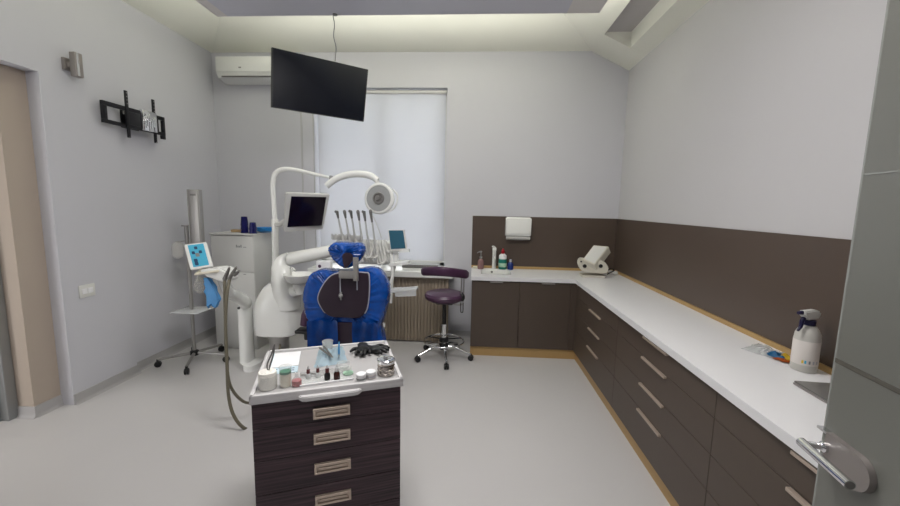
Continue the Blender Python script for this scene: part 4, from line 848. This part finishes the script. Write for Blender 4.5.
for k, (x, y) in enumerate(((.462, .055), (.508, .070))):
    t = thing('white_pot', ['small white lidded pot with grey marks, left one of the pair', 'small white lidded pot beside the steel canister'][k], 'pot', cl(x, y), group='white pots on the cart')
    bm = new(); lathe(bm, [(.020, 0), (.0215, .002), (.0215, .020)], seg=22); b_ = obj('pot_body', bm, 'paper' if k == 0 else 'label', t)
    bm = new(); lathe(bm, [(.0232, .020), (.0235, .022), (.0235, .031), (.021, .0335), (.002, .034)], seg=22); obj('lid', bm, 'paper', t)
    bm = new(); lathe(bm, [(.0219, .006), (.0221, .0065), (.0221, .0135), (.0219, .014)], seg=22, cap=False); obj('label_band', bm, 'greyprint' if k == 0 else 'lightprint', b_)
t = thing('steel_canister', 'round polished steel canister with lid at the right corner of the cart', 'canister', cl(.583, .092))
bm = new(); lathe(bm, [(.040, 0), (.042, .003), (.042, .012), (.040, .014), (.040, .024), (.042, .026), (.042, .030), (.040, .032), (.040, .044), (.042, .046), (.040, .049), (.040, .058), (.042, .061)], seg=30); obj('canister_body', bm, 'steel2', t)
bm = new(); lathe(bm, [(.0425, .061), (.0435, .063), (.0435, .074), (.038, .078), (.034, .076), (.012, .076)], seg=30); ld = obj('lid', bm, 'chrome', t)
bm = new(); lathe(bm, [(.008, .076), (.006, .080), (.014, .086), (.014, .090), (.004, .092)], seg=18); obj('lid_knob', bm, 'chrome', ld)
# paper and film
t = thing('paper_pad', 'white paper sheets over a pale blue sleeve at the back left of the cart', 'paper', cl(.04, .22), RZ)
bm = new(); box(bm, (0, .0, 0), (.135, .27, .004), .001); obj('blue_sleeve', bm, 'paleblue', t, False)
bm = new(); box(bm, (.006, .07, .004), (.135, .262, .007), .0008); obj('paper_sheet', bm, 'paper', t, False)
bm = new()
for x in (.012, .09):
    for y in (.02, .045): box(bm, (x, y, .0042), (x+.028, y+.006, .005))
obj('printed_mark', bm, 'navy', t, False)
def cr_local(poly): return [cl(x, y)[:2] for x, y in poly]
t = thing('film_pouch', 'crumpled pale blue sterile pouch lying at the back of the cart', 'pouch', (0, 0, TT+.001))
obj('pouch_film', crumple(cr_local([(.25, .25), (.41, .27), (.40, .51), (.27, .50)]), .025, .001, 12, 12, 12), 'paleblue', t)
t = thing('syringe', 'slim dark blue and steel instrument lying on the pale blue pouch', 'instrument', cl(.37, .30, .036), RZ)
bm = new(); tube(bm, [(0, 0, 0), (.006, .17, .008)], [.005, .004], 10, False); obj('barrel', bm, 'blue', t)
bm = new(); tube(bm, [(0, 0, 0), (-.001, -.03, 0)], [.004, .0015], 8, False); obj('tip', bm, 'steel', t)
t = thing('pliers', 'steel forceps lying on the pale blue pouch', 'forceps', cl(.335, .29, .034), RZ+.35)
for s in (-1, 1):
    bm = new(); tube(bm, [(s*.012, .15, .004), (s*.008, .08, .003), (s*.003, .02, .001), (s*.002, -.01, 0)], [.005, .005, .004, .002], 8); obj('forceps_arm', bm, 'steel', t)
bm = new(); lathe(bm, [(.022, 0), (.024, .002), (.030, .055), (.029, .055), (.022, .004)], seg=24)
o = tag(obj('clear_cup', bm, 'clear'), 'clear plastic cup standing at the rear edge of the cart', 'cup'); o.location = cl(.315, .475)
bm = new(); lathe(bm, [(.024, 0), (.028, .003), (.032, .024), (.030, .024), (.024, .004)], seg=24)
o = tag(obj('glass_bowl', bm, 'glass'), 'small clear bowl behind the brown bottle', 'bowl'); o.location = cl(.39, .215, .002)
# pair of black gloves, each one continuous surface
def glove(x, y, rz, label, flip=1, seed=1):
    r = random.Random(seed); bm = new()
    ball(bm, (0, 0, .016), (.046, .052, .019), 16); ball(bm, (0, .055, .014), (.038, .045, .013), 14)
    tube(bm, [(0, .05, .014), (.004*flip, .11, .014)], [.034, .038], 12, False, flat=.35)
    for k, (fx, L, an) in enumerate(((-.036, .062, -.28), (-.013, .075, -.08), (.012, .070, .12), (.036, .055, .35))):
        an += r.uniform(-.12, .12); d = Vector((math.sin(an), -math.cos(an), 0)); b0 = Vector((fx, -.03, .016))
        tube(bm, [b0, b0+d*L*.5+Vector((0, 0, .008)), b0+d*L*.85+Vector((0, 0, .002)), b0+d*L+Vector((0, 0, -.005))], [.0125, .011, .010, .006], 10)
    tube(bm, [Vector((flip*.03, .02, .014)), Vector((flip*.062, 0, .02)), Vector((flip*.085, -.022, .012))], [.014, .012, .008], 10)
    o = tag(obj('rubber_glove', bm, 'glove', smooth=True), label, 'glove', 'black gloves on the cart'); o.modifiers.clear()
    rm = o.modifiers.new('remesh', 'REMESH'); rm.mode = 'VOXEL'; rm.voxel_size = 0.0035; rm.use_smooth_shade = True
    sm_ = o.modifiers.new('smooth', 'SMOOTH'); sm_.iterations = 2
    o.location = cl(x, y, .0035); o.rotation_euler = (0, 0, rz); o.scale = (.8, .8, .9)
glove(.500, .395, RZ-.1, 'black rubber glove lying limp, fingers toward the drawers, left one', -1, 2)
glove(.565, .385, RZ+.85, 'black rubber glove lying limp, fingers toward the steel canister, right one', 1, 5)

# ------------------------------------------------------------------ glass door, standing open on the right
a8 = math.radians(8); E = Vector((0.884, 0.95, 0)); dv = Vector((-math.sin(a8), -math.cos(a8), 0)); nv = Vector((-math.cos(a8), math.sin(a8), 0))
D_ = thing('glass_door', 'frosted grey glass door standing open on the right', 'door', (E+dv*0.86))
L0 = E+dv*0.86
def DP(s, z, o=0.0): return E+dv*s+nv*o+Vector((0, 0, z))-L0
def dslab(bm, s0, s1, z0, z1, o0, o1, bev=0.0):
    quadprism(bm, [DP(s0, z0, o0), DP(s1, z0, o0), DP(s1, z1, o0), DP(s0, z1, o0)], nv*(o1-o0))
bm = new(); dslab(bm, .006, .85, .01, 2.35, -.010, 0); obj('glass_pane', bm, 'frost', D_, False)
bm = new(); dslab(bm, 0, .0058, .01, 2.35, -.010, 0.0); obj('glass_edge', bm, 'edge', D_, False, 'bright polished glass edge')
bm = new(); dslab(bm, .006, .85, 1.298, 1.309, .0002, .0012); obj('glass_stripe', bm, 'frostdark', D_, False, 'dark clear stripe')
bm = new(); dslab(bm, .006, .85, 1.742, 1.746, .0002, .0012); obj('glass_stripe', bm, 'edge', D_, False, 'pale thin stripe painted as a reflection')  # reflection on the glass, put in as a thin pale slab
# lock case
bm = new(); pr = [(.030, 1.130)]+[(.118+.040*math.sin(a), 1.090+.040*math.cos(a)) for a in [math.pi*i/14 for i in range(15)]]+[(.030, 1.050)]
quadprism(bm, [DP(s, z, .0005) for s, z in pr], nv*.014); lk = obj('lock_case', bm, 'satin', D_)
bm = new(); dslab(bm, .0, .03, 1.124, 1.130, .0005, .0145); obj('case_rim', bm, 'chrome', lk)
bm = new(); quadprism(bm, [DP(s, z, -.0105) for s, z in pr], nv*-.014); obj('rear_lock_case', bm, 'satin', D_)
bm = new(); cyl(bm, DP(.034, 1.093, .012), DP(.030, 1.093, .058), .0075); lathe(bm, [(.013, 0), (.013, .006), (.009, .010)], DP(.034, 1.093, .0145), 18, nv)
ball(bm, DP(.030, 1.093, .058), (.009, .009, .009)); obj('handle_neck', bm, 'chrome', lk)
bm = new(); cyl(bm, DP(.022, 1.093, .058), DP(.172, 1.090, .058), .0108, 20); obj('lever_handle', bm, 'chrome', lk)
bm = new(); cyl(bm, DP(.172, 1.090, .058), DP(.1728, 1.090, .058), .0085, 20); obj('lever_end', bm, 'case', lk)
bm = new()
for z in (.35, 2.0): dslab(bm, .78, .875, z, z+.10, -.022, .012)
obj('hinge', bm, 'satin', D_, False)
bm = new(); box(bm, (0.755, -0.06, 0), (0.83, 0.06, 2.42), .004); box(bm, (-0.35, -0.06, 2.42), (0.83, 0.06, 2.50), .004); struct('door_2', bm, 'jamb')
bm = new(); box(bm, (-0.35, -0.06, 2.50), (0.83, 0.06, 3.246)); struct('wall_above_door', bm, 'wall')
